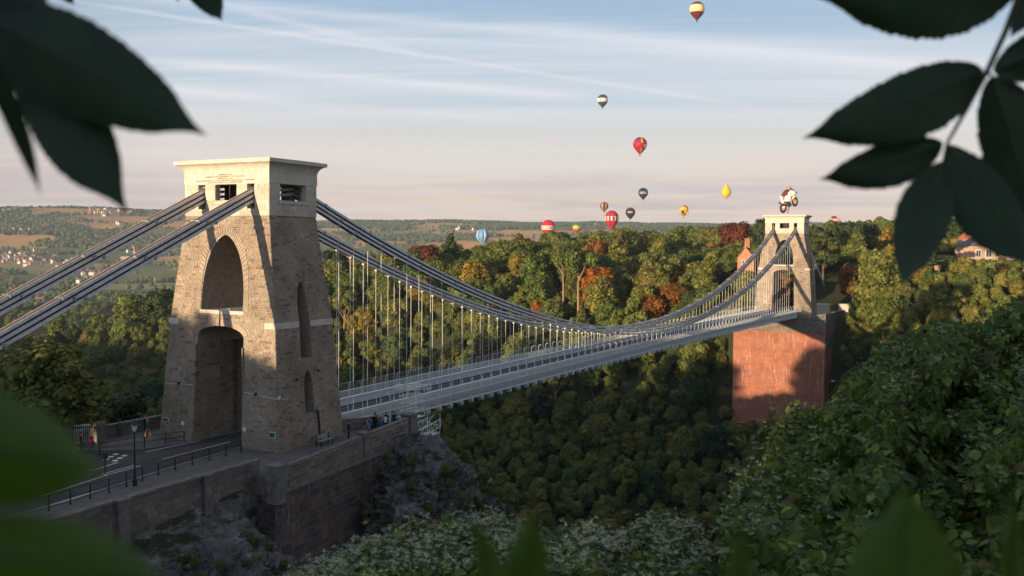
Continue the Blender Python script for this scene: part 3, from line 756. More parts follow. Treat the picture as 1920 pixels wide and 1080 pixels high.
# ------------------------------------------------------------------ far pier of red sandstone
DZF = 0.6
def pier():
    T = thing('sandstone_pier', 'massive red sandstone pier under the distant tower with pale streaks', 'pier', (207, 0, -36)); org = (207, 0, -36)
    mb = MB(org); X0, X1 = 207.0, 229.0; Y0, Y1 = -12.4, 12.9
    mb.box(X0, X1, Y0, Y1, -60, -1.4); mb.box(X0-.5, X1, Y0-.5, Y1+.5, -60, -30.5); mb.build('masonry', m_redcore, T)
    st = MB(org); rg = random.Random(9)
    def P(u, z): return Vector((X0, u, z)), Vector((-1, 0, 0))
    stones_on(st, P, lambda q: Y0, lambda q: Y1, (-30.5, -4.6), (.38, .6), (.8, 1.7), gap=.045, proud=.05, rng=rg)
    def P2(u, z): return Vector((u, Y0, z)), Vector((0, -1, 0))
    stones_on(st, P2, lambda q: X0, lambda q: X1, (-30.5, -9), (.38, .6), (.8, 1.7), gap=.045, proud=.05, rng=rg)
    def P3(u, z): return Vector((X0-.5, u, z)), Vector((-1, 0, 0))
    stones_on(st, P3, lambda q: Y0-.5, lambda q: Y1+.5, (-46, -30.5), (.38, .6), (.8, 1.7), gap=.045, proud=.05, rng=rg)
    st.build('sandstone_blocks', m_red, T, kind='stuff')
    # grey cap courses
    st = MB(org)
    def P4(u, z): return Vector((X0-.12, u, z)), Vector((-1, 0, 0))
    mb = MB(org); mb.box(X0-.12, X1+.1, Y0-.12, Y1+.12, -4.6, -1.3); mb.build('cap_course', m_mortar, T)
    stones_on(st, P4, lambda q: Y0-.1, lambda q: Y1+.1, (-4.6, -1.35), (.35, .5), (.7, 1.4), gap=.04, proud=.05, rng=rg)
    def P5(u, z): return Vector((u, Y0-.12, z)), Vector((0, -1, 0))
    stones_on(st, P5, lambda q: X0, lambda q: X1, (-9, -1.35), (.35, .5), (.7, 1.4), gap=.04, proud=.05, rng=rg)
    st.build('cap_stones', m_wall, T, kind='stuff')
    mb = MB(org); mb.box(X0-.2, X1+30, Y0-.2, Y1+.2, -1.3, -.95+DZF*0); mb.build('terrace_slab', m_pave, T)
pier()
# parapets on the far pier
mb = MB(); 
def wallrun(name, pts, z0, z1, th, mat, cope, label, cat='wall', pillars=(), blocks=None, zb=None, group=None):
    T = thing(name, label, cat, (pts[0][0], pts[0][1], z0), group=group); org = T.location[:]
    rg = random.Random(hash(name) % 1000 + len(pts)); mb = MB(org); st = MB(org); cp_ = MB(org)
    for (p, q) in zip(pts[:-1], pts[1:]):
        d = Vector((q[0]-p[0], q[1]-p[1], 0)); Ln = d.length; d.normalize(); n = Vector((d.y, -d.x, 0))
        a_, b_ = Vector((p[0], p[1], 0)), Vector((q[0], q[1], 0))
        zp, zq = (p[2] if len(p) > 2 else z1), (q[2] if len(q) > 2 else z1)
        vs = []
        for (pt, zt) in ((a_, zp), (b_, zq)):
            for s in (1, -1):
                for z in (z0, zt): v_ = pt+n*th/2*s; vs.append((v_.x, v_.y, z))
        fs = [(0, 4, 5, 1), (2, 3, 7, 6), (1, 5, 7, 3), (0, 1, 3, 2), (4, 6, 7, 5)]
        mb.add(vs, fs)
        vs = []
        for (pt, zt) in ((a_-d*.02, zp), (b_+d*.02, zq)):
            for s in (1, -1):
                for z in (zt, zt+.17): v_ = pt+n*(th/2+.09)*s; vs.append((v_.x, v_.y, z))
        cp_.add(vs, fs+[(0, 2, 6, 4)])
        if blocks:
            for s in blocks['sides']:
                def P(u, z): v_ = a_+d*u+n*th/2*s; return Vector((v_.x, v_.y, z)), n*s
                zt = min(zp, zq)
                stones_on(st, P, lambda q_: 0, lambda q_: Ln, (blocks.get('z0', z0), zt-.02), blocks['rows'], blocks['wid'], gap=.03, proud=.03, rng=rg)
    mb.build('wall_core', mat, T); cp_.build('coping', cope, T)
    if blocks: st.build('wall_stones', blocks['mat'], T, kind='stuff')
    for (x_, y_, w_, zz0, zz1) in pillars:
        pm = MB(org); pm.box(x_-w_/2, x_+w_/2, y_-w_/2, y_+w_/2, zz0, zz1); pp = pm.build('pillar', m_coping, T)
        pm = MB(org); pm.box(x_-w_/2-.08, x_+w_/2+.08, y_-w_/2-.08, y_+w_/2+.08, zz1, zz1+.18); pm.build('pillar_cap', m_coping, pp)
    return T
wallrun('parapet_wall', [(207.3, -5.1), (207.3, -12.2), (228, -12.2), (236, -14)], -.95, .35, .45, m_mortar, m_coping, 'low stone parapet round the terrace of the distant tower', pillars=[(207.5, -12.0, 1.0, -.95, .6), (219, -12.2, .8, -.95, .5)], blocks=dict(sides=(1,), rows=(.3, .45), wid=(.6, 1.2), mat=m_wall))
for i, (x_, y_) in enumerate(((228.5, -7.5), (233, -13.0))):
    T = thing('stone_anchorage', ('pale square stone block behind the distant tower, nearer the tower', 'pale square stone block at the outer end of the distant terrace')[i], 'stone block', (x_, y_, -.9))
    mb = MB(); mb.box(-1.9, 1.9, -1.7, 1.7, 0, 2.9); mb.build('body', m_ashlar2, T); mb = MB(); mb.box(-2.1, 2.1, -1.9, 1.9, 2.9, 3.2); mb.build('cap', m_ashlar2, T)
mb = MB(); mb.box(229, 300, -4, 4, -.96, -.88); mk('road', mb.mesh('road', m_asphalt), kind='structure')

# ------------------------------------------------------------------ near pier / abutment, approach walls, pavement, road
def near_pier():
    T = thing('masonry_abutment', 'dark weathered masonry abutment below the near tower', 'abutment', (-11.5, -13, -6)); org = T.location[:]
    PL = [(-11.6, -13.4), (13.0, -10.1)]
    mb = MB(org)
    for (z0, z1, o_) in ((-34, -1.0, 0), (-1.0, -.02, .0)):
        vs = [(-11.6, -13.4, z0), (13.0, -10.1, z0), (13.0, 12.0, z0), (-11.6, 12.0, z0)]
        vs += [(x, y, z1) for x, y, _ in vs]; mb.add(vs, [(0, 3, 2, 1), (4, 5, 6, 7), (0, 1, 5, 4), (1, 2, 6, 5), (2, 3, 7, 6), (3, 0, 4, 7)])
    mb.build('masonry', m_darkcore, T)
    st = MB(org); rg = random.Random(5); d = Vector((24.6, 3.3, 0)); Ln = d.length; d.normalize(); n = Vector((d.y, -d.x, 0))
    def P(u, z): return Vector((-11.6, -13.4, 0))+d*u+Vector((0, 0, z)), n
    stones_on(st, P, lambda q: 0, lambda q: Ln, (-22, -1.6), (.42, .62), (.7, 1.5), gap=.05, proud=.05, rng=rg)
    def P2(u, z): return Vector((-11.6, u, z)), Vector((-1, 0, 0))
    stones_on(st, P2, lambda q: -13.4, lambda q: -11.0, (-22, -1.6), (.42, .62), (.6, 1.1), gap=.05, proud=.05, rng=rg)
    st.build('masonry_blocks', m_dark, T, kind='stuff')
    mb = MB(org); vs = []
    for z0 in (-1.55, -1.2):
        for (x, y) in ((-11.78, -13.62), (13.2, -10.27), (13.2, -9.9), (-11.78, -13.25)): vs.append((x, y, z0))
    mb.add(vs, [(4, 5, 6, 7), (0, 3, 2, 1), (0, 1, 5, 4), (3, 0, 4, 7), (1, 2, 6, 5)]); mb.build('string_course', m_coping, T)
near_pier()
wallrun('parapet_wall', [(-11.4, -13.25, .45), (-2, -12.0, .62), (11.6, -10.2, .95)], -1.2, .7, .42, m_mortar, m_coping, 'stone parapet beside the near tower with people leaning on it',
        pillars=[(-11.3, -13.2, 1.15, -2.2, .75), (2.6, -11.4, .8, -1.2, .95), (11.9, -10.1, 1.2, -1.6, 1.25)], blocks=dict(sides=(1,), rows=(.26, .4), wid=(.5, 1.1), mat=m_wall))
wallrun('approach_wall', [(-46, -12.6, .5), (-26.5, -11.2, .72), (-11.0, -10.9, .9)], -3.6, .8, .5, m_darkcore, m_coping, 'long rough stone wall holding up the approach road',
        pillars=[(-24.9, -11.3, 1.0, -2.6, .74), (-16.9, -11.15, .8, -2.2, .82)], blocks=dict(sides=(1,), rows=(.28, .46), wid=(.5, 1.2), mat=m_wall))
wallrun('parapet_wall', [(-30, 12.6), (-9.2, 11.6), (8, 11.6)], -.6, 1.0, .45, m_mortar, m_coping, 'stone wall across the road behind the near tower', blocks=dict(sides=(1,), rows=(.28, .42), wid=(.5, 1.1), mat=m_wall))
wallrun('terrace_wall', [(5.2, -4.6, 1.05), (11.6, -7.6, .8)], 0, 1.0, .4, m_mortar, m_coping, 'short dark wall between the terrace and the bridge footway', pillars=[(5.6, -4.9, 1.3, 0, 1.9)], blocks=dict(sides=(1, -1), rows=(.28, .42), wid=(.5, 1.1), mat=m_wall))

# pavement and road (sheets), kerbs
mb = MB(); pv = [(-46, -12.6), (-26.5, -11.2), (-11.4, -10.9), (-11.4, -13.2), (-2, -12.0), (11.8, -10.15), (12.9, 12.0), (-46, 12.5)]; nn_ = len(pv)
mb.add([(x, y, z) for z in (-.34, 0) for x, y in pv], [tuple(range(nn_))[::-1], tuple(range(nn_, 2*nn_))]+[(i, (i+1) % nn_, nn_+(i+1) % nn_, nn_+i) for i in range(nn_)]); mk('pavement', mb.mesh('pavement', m_pave), kind='structure')
mb = MB()
ro = [(-60, -7.4), (-25, -6.1), (-16, -4.4), (-6, -3.05), (9.2, -3.0), (9.2, 3.0), (-5, 3.0), (-9.5, 4.2), (-11.5, 6.5), (-12.6, 9.5), (-17, 9.5), (-17.2, 2.2), (-22, .4), (-60, -1.6)]
mb.add([(x, y, .006) for x, y in ro], [tuple(range(len(ro)))]); mk('road', mb.mesh('road', m_asphalt), kind='structure')
def kerb(pts, name='kerb'):
    mb = MB()
    for p, q in zip(pts[:-1], pts[1:]):
        d = Vector((q[0]-p[0], q[1]-p[1], 0)).normalized()*1.0; n = Vector((-d.y, d.x, 0))*.08
        vs = []
        for z in (0.0, .12):
            for (c_, s) in ((p, 1), (q, 1), (q, -1), (p, -1)): vs.append((c_[0]+n.x*s, c_[1]+n.y*s, z))
        mb.add(vs, [(0, 3, 2, 1), (4, 5, 6, 7), (0, 1, 5, 4), (1, 2, 6, 5), (2, 3, 7, 6), (3, 0, 4, 7)])
    return mk(name, mb.mesh(name, m_kerb), kind='structure')
kerb(ro[:5]); kerb(ro[5:10]); kerb(ro[10:])
mb = MB()
def stripe(p, q, w=.12, z=.012):
    d = Vector((q[0]-p[0], q[1]-p[1], 0)).normalized(); n = Vector((-d.y, d.x, 0))*w/2
    mb.add([(p[0]-n.x, p[1]-n.y, z), (q[0]-n.x, q[1]-n.y, z), (q[0]+n.x, q[1]+n.y, z), (p[0]+n.x, p[1]+n.y, z)], [(0, 1, 2, 3)])
off = lambda P, o: [(x, y+o) for x, y in P]
near_edge = [(-27, -5.85), (-20.5, -4.95), (-16, -4.05), (-11, -3.35)]
for p, q in zip(near_edge[:-1], near_edge[1:]): stripe(p, q)
ctr = [(-25, -3.0), (-18.0, -1.5), (-14.2, -1.0)]
for p, q in zip(ctr[:-1], ctr[1:]): stripe(p, q)
for p, q in zip(off(ctr, .55)[1:-1], off(ctr, .55)[2:]): stripe(p, q)
stripe((-18.2, -1.7), (-17.6, -.8)); stripe((-11.5, -.6), (-3, -.1)); stripe((-10.2, 3.0), (-4, 2.75)); stripe((-17.6, .8), (-14.3, 1.6))
for i in range(3):
    for j in range(2): stripe((-14.2+i*.9, 2.2+j*1.1+i*.5), (-13.75+i*.9, 2.45+j*1.1+i*.5), .42)
for p, q in (((-25, -8.7), (-24.9, -8.6)),): pass
mk('road_marking', mb.mesh('road_marking', m_white), kind='structure')
#PART4
# ------------------------------------------------------------------ deck
def camber(x): return 0.12+0.5*(1-((x-107)/107)**2)+0.3*(x/214)
DECK = thing('bridge_deck', 'long white suspended roadway with lattice parapets crossing the gorge', 'bridge deck', (4, 0, 0))
def strip(y0, y1, z0, z1, name, mat, n=44, xa=4.0, xb=208.0, par=None):
    mb = MB((4, 0, 0)); rings = []
    for i in range(n+1):
        x = xa+(xb-xa)*i/n; c = camber(x); rings.append([(x, y0, c+z0), (x, y1, c+z0), (x, y1, c+z1), (x, y0, c+z1)])
    mb.loft(rings); return mb.build(name, mat, par or DECK)
strip(-2.9, 2.9, -.25, .02, 'road_surface', m_asphalt)
strip(-4.62, -3.2, .38, .50, 'footway', m_pave); strip(3.2, 4.62, .38, .50, 'footway', m_pave)
for s in (-1, 1):
    strip(s*3.05-.07, s*3.05+.07, -.55, .78, 'girder', m_girder); strip(s*3.05-.17, s*3.05+.17, .78, .87, 'girder_rail', m_rod)
    strip(s*4.7-.05, s*4.7+.05, -.62, -.50, 'edge_beam', m_paint); strip(s*4.7-.06, s*4.7+.06, 1.22, 1.31, 'top_rail', m_paint)
    strip(s*4.7-.03, s*4.7+.03, .38, .46, 'middle_rail', m_paint)
BAY = 204/84
# lattice panel of one bay
def lattice_mesh(Lx, z0, z1, pitch, t=.035):
    mb = MB(); H_ = z1-z0
    for d in (1, -1):
        k = -H_/1.9
        while k < Lx:
            a = (k, z0) if d > 0 else (k, z1); b = (k+H_/1.9, z1) if d > 0 else (k+H_/1.9, z0)
            (xa, za), (xb, zb) = a, b
            def cl(xa, za, xb, zb):
                if xa < 0: za += (zb-za)*(0-xa)/(xb-xa); xa = 0
                if xb > Lx: zb = za+(zb-za)*(Lx-xa)/(xb-xa); xb = Lx
                return xa, za, xb, zb
            xa, za, xb, zb = cl(xa, za, xb, zb)
            if xb-xa > .02:
                y = .015*d; w = t/2
                mb.add([(xa-w, y-.008, za), (xb-w, y-.008, zb), (xb+w, y-.008, zb), (xa+w, y-.008, za), (xa-w, y+.008, za), (xb-w, y+.008, zb), (xb+w, y+.008, zb), (xa+w, y+.008, za)],
                       [(0, 3, 2, 1), (4, 5, 6, 7), (0, 1, 5, 4), (3, 7, 6, 2)])
            k += pitch
    mb.box(-.03, .03, -.03, .03, z0, z1)
    return mb.mesh('lattice_panel', m_paint)
lm = lattice_mesh(BAY, -.5, 1.22, .2025, .038)
mb = MB(); mb.tube([(0, 0, 1.25), (0, .02, 1.75), (0, .10, 2.05), (0, .26, 2.22), (0, .46, 2.26)], .035, 5); pm_ = mb.mesh('fence_post', m_rod)
mb = MB(); mb.box(-.06, .06, -5.05, 5.05, -.95, -.62)
for s in (-1, 1): mb.tube([(0, s*4.75, -.5), (0, s*5.0, -.72), (0, s*5.02, -.98), (0, s*4.85, -1.15)], .06, 5); mb.tube([(0, s*4.3, -1.1), (0, s*4.9, -1.12)], .05, 5)
xg = mb.mesh('cross_girder', m_paint)
for i in range(84):
    x = 4+BAY*i; c = camber(x); sl = (camber(x+BAY)-c)/BAY
    for s in (-1, 1):
        mk('lattice_panel', lm, DECK, (x-4, s*4.7, c), (0, -math.atan(sl), 0))
        mk('fence_post', pm_, DECK, (x-4, s*4.7, c), (0, 0, 0 if s < 0 else pi))
    mk('cross_girder', xg, DECK, (x-4, 0, c))
for s in (-1, 1):
    for z_, yo in ((1.55, 0.01), (1.8, .03), (2.05, .10), (2.24, .36)):
        mb = MB((4, 0, 0)); mb.tube([(4+(204*i/44), s*(4.7-yo), camber(4+204*i/44)+z_) for i in range(45)], .009, 3); mb.build('fence_wire', m_rod, DECK)

# ------------------------------------------------------------------ chains
KP = 0.00186; ZLOW = 3.35
def chain_z(x):
    if x < -2.2: return 23.4-(-2.2-x)*0.452
    if x < 2.0: return 23.55-0.04*(2.0-x)
    if x > 216.2: return 24.2-(x-216.2)*0.50
    if x > 212.0: return 24.25
    return ZLOW+KP*(x-107)**2
ZOFF = (0.47, 0.0, -0.47)
def link_mesh(Ln, name):
    mb = MB(); n = 5
    for k in range(n):
        y = -.27+.54*k/(n-1)
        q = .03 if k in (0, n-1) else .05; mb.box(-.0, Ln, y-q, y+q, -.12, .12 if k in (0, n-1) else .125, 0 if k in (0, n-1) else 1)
    for x in (0, Ln):
        for k in range(6):
            y = -.33+.66*k/5
            vs = []; m = 8
            for yy in (y-.03, y+.03):
                for q in range(m): vs.append((x+.19*cos(2*pi*(q+.5)/m), yy, .19*sin(2*pi*(q+.5)/m)))
            mb.add(vs, [tuple(range(m))[::-1], tuple(range(m, 2*m))]+[(q, (q+1) % m, m+(q+1) % m, m+q) for q in range(m)])
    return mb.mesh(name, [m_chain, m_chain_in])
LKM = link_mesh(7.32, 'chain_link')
mb = MB(); mb.tube([(0, -.47, 0), (0, .47, 0)], .075, 8); mb.tube([(0, -.43, 0), (0, -.37, 0)], .13, 6); mb.tube([(0, .37, 0), (0, .43, 0)], .13, 6); BOLT = mb.mesh('pin_bolt', m_chain_dark)
names = {(-1, 0): 'topmost', (-1, 1): 'middle', (-1, 2): 'lowest', (1, 0): 'topmost', (1, 1): 'middle', (1, 2): 'lowest'}
for s in (-1, 1):
    for c in range(3):
        ph = 2.44*c
        T = thing('suspension_chain', '%s chain of flat iron links on the %s side of the bridge' % (names[(s, c)], 'nearer' if s < 0 else 'farther'), 'chain', (0, s*3.05, 22), group='suspension chains of the bridge')
        xs = [-2.2+.0]; x = -2.2
        land = []
        while x > -62: x -= 7.32*cos(math.atan(.452)); land.append(x+(c-1)*1.0)
        far = []; x = 216.2
        while x < 245: x += 7.32*cos(math.atan(.5)); far.append(x+(c-1)*1.0)
        span = [9.4-2.44+ph+7.32*k for k in range(-0, 28)]
        span = [q for q in span if 4.2 < q < 209.5]
        pins = sorted(land+[-2.3, 2.2]+span+[211.8, 216.3]+far)
        pts = [(q, chain_z(q)+ZOFF[c]) for q in pins]
        for (xa, za), (xb, zb) in zip(pts[:-1], pts[1:]):
            Ln = hypot(xb-xa, zb-za); an = atan2(zb-za, xb-xa)
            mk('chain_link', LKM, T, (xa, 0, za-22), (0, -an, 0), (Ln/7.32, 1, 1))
        for (xa, za) in pts: mk('pin_bolt', BOLT, T, (xa, 0, za-22))
# saddles in the tower chambers
for (cx, z0) in ((0, 0), (214, 1.5)):
    for s in (-1, 1):
        T = thing('chain_saddle', 'iron saddle carrying the %s chains inside the %s tower' % ('nearer' if s < 0 else 'farther', 'near' if cx == 0 else 'distant'), 'saddle', (cx, s*3.05, 22+z0))
        mb = MB(); mb.box(-2, 2, -.36, .36, -.02, .32); mb.build('roller_bed', m_iron, T); mb = MB(); mb.box(-1.6, 1.6, -.5, .5, .32, .46); mb.build('saddle_plate', m_iron, T)
# hanger rods
def ordn(n):
    return '%d%s' % (n, 'th' if 10 <= n % 100 <= 20 else {1: 'st', 2: 'nd', 3: 'rd'}.get(n % 10, 'th')) if n > 1 else 'first'
HM = {}
mb = MB(); mb.tube([(0, 0, 0), (0, 0, 1)], .027, 6, cap=False); ROD = mb.mesh('rod', m_rod)
mb = MB(); mb.box(-.06, .06, -.12, .12, -.16, .12); SHK = mb.mesh('shackle', m_rod)
mb = MB(); mb.tube([(0, 0, 0), (0, 0, .5)], .055, 6); SOC = mb.mesh('socket', m_rod)
for s in (-1, 1):
    for k in range(81):
        x = 9.4+2.44*k; zt = chain_z(x)-.55; zb = camber(x)+.9
        if zt-zb < .25: zt = zb+.3
        T = thing('hanger_rod', '%s thin white hanger rod from the near tower, under the %s chains' % (ordn(k+1), 'nearer' if s < 0 else 'farther'), 'hanger rod', (x, s*3.05, zb), group='hanger rods on the %s side of the bridge' % ('nearer' if s < 0 else 'farther'))
        mk('rod', ROD, T, scale=(1, 1, zt-zb)); mk('shackle', SHK, T, (0, 0, zt-zb)); mk('socket', SOC, T)

# ------------------------------------------------------------------ white inspection cradle at the near end of the deck
def truss(mb, p, q, h, n, r=.045, dirn=None):
    p, q = Vector(p), Vector(q); up = Vector((0, 0, h))
    mb.tube([p, q], r, 4); mb.tube([p+up, q+up], r, 4)
    for i in range(n):
        a = p.lerp(q, i/n); b = p.lerp(q, (i+1)/n); mb.tube([a, b+up], r*.7, 4); mb.tube([a, a+up], r*.7, 4)
    mb.tube([q, q+up], r*.7, 4)
T = thing('inspection_cradle', 'white scaffold frame of tubes hung over the edge of the deck', 'scaffold', (19, -5.4, -3))
org = (19, -5.4, -3)
mb = MB(org)
for x in (17.2, 18.7, 20.2):
    for y in (-5.2, -6.4): mb.tube([(x, y, -.4), (x, y, 3.0)], .05, 4)
for z in (-.35, .5, 1.3, 2.1, 2.95):
    for y in (-5.2, -6.4): mb.tube([(17.2, y, z), (20.2, y, z)], .045, 4)
    for x in (17.2, 18.7, 20.2): mb.tube([(x, -5.2, z), (x, -6.4, z)], .03, 4)
mb.build('upper_frame', m_rod, T)
mb = MB(org); truss(mb, (16.6, -5.0, 2.9), (21.5, -5.0, 2.5), .5, 6); truss(mb, (16.6, -6.5, 2.9), (21.5, -6.5, 2.5), .5, 6); mb.build('top_rails', m_rod, T)
mb = MB(org)
for y in (-5.3, -7.0):
    truss(mb, (18.2, y, -2.6), (22.6, y, -1.9), .9, 5)
    for x in (18.3, 20.4, 22.5): mb.tube([(x, y, -2.5), (x, y, -.3)], .035, 4)
    mb.tube([(18.3, y, -2.3), (21.2, y, -.3)], .03, 4); mb.tube([(21.6, y, -1.5), (18.4, y, -.4)], .03, 4)
for x in (18.3, 20.4, 22.5): mb.tube([(x, -5.3, -1.7), (x, -7.0, -1.7)], .03, 4); mb.tube([(x, -5.3, -2.5), (x, -7.0, -2.5)], .03, 4)
mb.build('lower_frame', m_rod, T)
mb = MB(org); mb.box(17.2, 20.4, -6.4, -5.2, -.42, -.36); mb.box(18.2, 22.6, -7.0, -5.3, -2.66, -2.6); mb.build('platform', m_paint, T)
#PART5
# ------------------------------------------------------------------ trees
def crown_np(seed, kind='broad', nleaf=6200, ls=0.023):
    r = np.random.default_rng(seed); lobes = []
    if kind == 'broad':
        n = r.integers(34, 48)
        for i in range(n):
            a = r.uniform(0, 2*pi); h = r.uniform(-1, 1); rad = sqrt(1-h*h*.9)*r.uniform(.5, 1.12)
            lobes.append((.25*rad*cos(a), .25*rad*sin(a), .60+.27*h, r.choice([.055, .08, .11, .14], p=[.3, .35, .23, .12])*r.uniform(.85, 1.15)))
        lobes.append((0, 0, .60, .21)); lobes.append((.05, -.04, .72, .15)); lobes.append((-.06, .05, .47, .15))
    elif kind == 'tall':
        n = 20
        for i in range(n):
            h = i/n; a = r.uniform(0, 2*pi); rad = .15*(1-abs(h-.35)**1.3)*r.uniform(.4, 1)
            lobes.append((rad*cos(a), rad*sin(a), .15+.78*h, r.uniform(.07, .12)*(1.15-.6*h)))
    elif kind == 'conifer':
        for i in range(34):
            h = i/34; a = i*2.4; R_ = .27*(1-h)**.8+.02
            lobes.append((R_*.62*cos(a), R_*.62*sin(a), .10+.86*h, R_*.42+.018))
    elif kind == 'cedar':
        for i in range(16):
            h = r.uniform(.35, .97); a = r.uniform(0, 2*pi); R_ = .38*(1.1-h)**.45*r.uniform(.3, 1)
            lobes.append((R_*cos(a), R_*sin(a), h, r.uniform(.08, .13)))
    elif kind == 'pine':
        for i in range(11):
            h = r.uniform(.66, .97); a = r.uniform(0, 2*pi); R_ = .20*r.uniform(.2, 1)
            lobes.append((R_*cos(a), R_*sin(a), h, r.uniform(.06, .11)))
    elif kind == 'open':
        for i in range(15):
            a = r.uniform(0, 2*pi); h = r.uniform(-.3, 1); rad = r.uniform(.5, 1.05)
            lobes.append((.27*rad*cos(a), .27*rad*sin(a), .66+.27*h, r.uniform(.06, .11)))
    Lb = np.array(lobes); w = Lb[:, 3]**2; w /= w.sum(); flat = .45 if kind == 'cedar' else .92
    idx = r.choice(len(Lb), nleaf, p=w)
    d = r.normal(size=(nleaf, 3)); d /= np.linalg.norm(d, axis=1)[:, None]; d[:, 2] = np.where(d[:, 2] < -.45, -d[:, 2], d[:, 2])
    # second scale of clumping: pull directions to random sub-clump axes
    sub = r.normal(size=(len(Lb), 9, 3)); sub /= np.linalg.norm(sub, axis=2)[:, :, None]
    k = r.integers(0, 9, nleaf); d2 = d*.62+sub[idx, k]*.72; d2 /= np.linalg.norm(d2, axis=1)[:, None]
    use = r.random(nleaf) < .6; d = np.where(use[:, None], d2, d)
    rr = Lb[idx, 3]*np.where(use, r.uniform(.92, 1.32, nleaf), r.uniform(.8, 1.04, nleaf))
    P = Lb[idx, :3]+d*rr[:, None]*np.array([1, 1, flat])
    D = np.linalg.norm((P[:, None, :]-Lb[None, :, :3])/np.array([1, 1, flat]), axis=2)/Lb[None, :, 3]
    D[np.arange(nleaf), idx] = 9
    keep = D.min(1) > .80; P = P[keep]; d = d[keep]; m = len(P)
    nrm = d+r.normal(size=(m, 3))*.42+np.array([0, 0, .25]); nrm /= np.linalg.norm(nrm, axis=1)[:, None]
    t = np.cross(nrm, r.normal(size=(m, 3))); t /= np.linalg.norm(t, axis=1)[:, None]; b = np.cross(nrm, t)
    s = ls*r.uniform(.5, 1.45, m)[:, None]
    Q = np.stack([P-t*s, P-b*s*.75+nrm*s*.15, P+t*s, P+b*s*.75-nrm*s*.2], 1)
    return Q, Lb, flat
def crown_mesh(name, seed, kind, mats, nleaf=6200, ls=.023, core=True):
    Q, Lb, flat = crown_np(seed, kind, nleaf, ls); V = Q.reshape(-1, 3); F = np.arange(len(V)).reshape(-1, 4)
    if core:      # inner leaf mass so the crown is not see-through
        ico = bmesh.new(); bmesh.ops.create_icosphere(ico, subdivisions=1, radius=1); iv = np.array([v.co[:] for v in ico.verts]); fi = np.array([[v.index for v in f.verts] for f in ico.faces]); ico.free()
        vs, fs = [], []; b = len(V)
        for (x, y, z, r_) in Lb:
            vs.append(iv*np.array([1, 1, flat])*r_*.86+np.array([x, y, z])); fs.append(fi+b); b += len(iv)
        V2 = np.concatenate([V]+vs); F2 = np.concatenate(fs); F2 = np.concatenate([F2, F2[:, 2:3]], 1)
        # triangles need their own mesh part: write polygons with mixed sizes
        me = bpy.data.meshes.new(name); me.vertices.add(len(V2)); me.vertices.foreach_set('co', V2.astype(np.float32).ravel())
        li = np.concatenate([F.ravel(), F2[:, :3].ravel()]).astype(np.int32); me.loops.add(len(li)); me.loops.foreach_set('vertex_index', li)
        st_ = np.concatenate([np.arange(len(F))*4, len(F)*4+np.arange(len(F2))*3]).astype(np.int32)
        me.polygons.add(len(st_)); me.polygons.foreach_set('loop_start', st_)
        me.materials.append(mats); me.update(calc_edges=True); return me
    return arr_mesh(name, V, F, mats)
def trunk_mesh(name, seed, kind, mat):
    r = random.Random(seed); mb = MB(); top = {'pine': .8, 'conifer': .9, 'cedar': .85, 'tall': .7}.get(kind, .55)
    lean = r.uniform(-.03, .03)
    mb.tube([(0, 0, -.12), (lean*.4, 0, .1), (lean, .01, top*.6), (lean*1.3, .0, top)], [.030, .022, .016, .007], 7)
    if kind in ('broad', 'open', 'pine', 'cedar'):
        for i in range(6):
            a = i*1.05+r.random(); h = r.uniform(.25, .5) if kind != 'pine' else r.uniform(.6, .75); R_ = r.uniform(.12, .22)
            mb.tube([(lean*.8, 0, h), (R_*.45*cos(a), R_*.45*sin(a), h+.10), (R_*cos(a), R_*sin(a), h+.26)], [.012, .009, .004], 5)
    return mb.mesh(name, mat)
KIND = {}
for i in range(7): KIND['broad%d' % i] = (crown_mesh('crown', 100+i, 'broad', m_leafmix), trunk_mesh('trunk', 100+i, 'broad', m_bark))
KIND['open'] = (crown_mesh('crown', 120, 'open', m_leafmix, 2600), trunk_mesh('trunk', 120, 'open', m_barkl))
KIND['tall'] = (crown_mesh('crown', 121, 'tall', m_leafmix), trunk_mesh('trunk', 121, 'tall', m_bark))
KIND['conifer'] = (crown_mesh('crown', 122, 'conifer', m_leafdark, 3000, .022), trunk_mesh('trunk', 122, 'conifer', m_bark))
KIND['cedar'] = (crown_mesh('crown', 123, 'cedar', m_leafdark, 3800, .022), trunk_mesh('trunk', 123, 'cedar', m_bark))
KIND['pine'] = (crown_mesh('crown', 124, 'pine', m_leafmix, 2400, .024), trunk_mesh('trunk', 124, 'pine', m_barkl))
KIND['orange'] = (crown_mesh('crown', 125, 'broad', m_orange), trunk_mesh('trunk', 125, 'broad', m_bark))
KIND['ochre'] = (crown_mesh('crown', 131, 'broad', m_ochre), trunk_mesh('trunk', 131, 'broad', m_bark))
KIND['russet'] = (crown_mesh('crown', 126, 'broad', m_rust), trunk_mesh('trunk', 126, 'broad', m_bark))
KIND['copper'] = (crown_mesh('crown', 127, 'broad', m_copper), trunk_mesh('trunk', 127, 'broad', m_bark))
KIND['gold'] = (crown_mesh('crown', 128, 'conifer', m_gold, 3000, .022), trunk_mesh('trunk', 128, 'conifer', m_bark))
KIND['dark0'] = (crown_mesh('crown', 129, 'broad', m_leafdark), trunk_mesh('trunk', 129, 'broad', m_bark))
KIND['dark1'] = (crown_mesh('crown', 130, 'broad', m_leafdark), trunk_mesh('trunk', 130, 'broad', m_bark))
NTREE = 0
def tree(x, y, z, H, kind, label, group=None, name='tree', wid=1.0, cat='tree'):
    global NTREE; NTREE += 1
    T = thing(name, label, cat, (x, y, z), random.uniform(0, 6.28), group, 1); T.scale = (H*wid, H*wid, H)
    c, t_ = KIND[kind]; o = mk('crown', c, T); mk('trunk', t_, T); return T

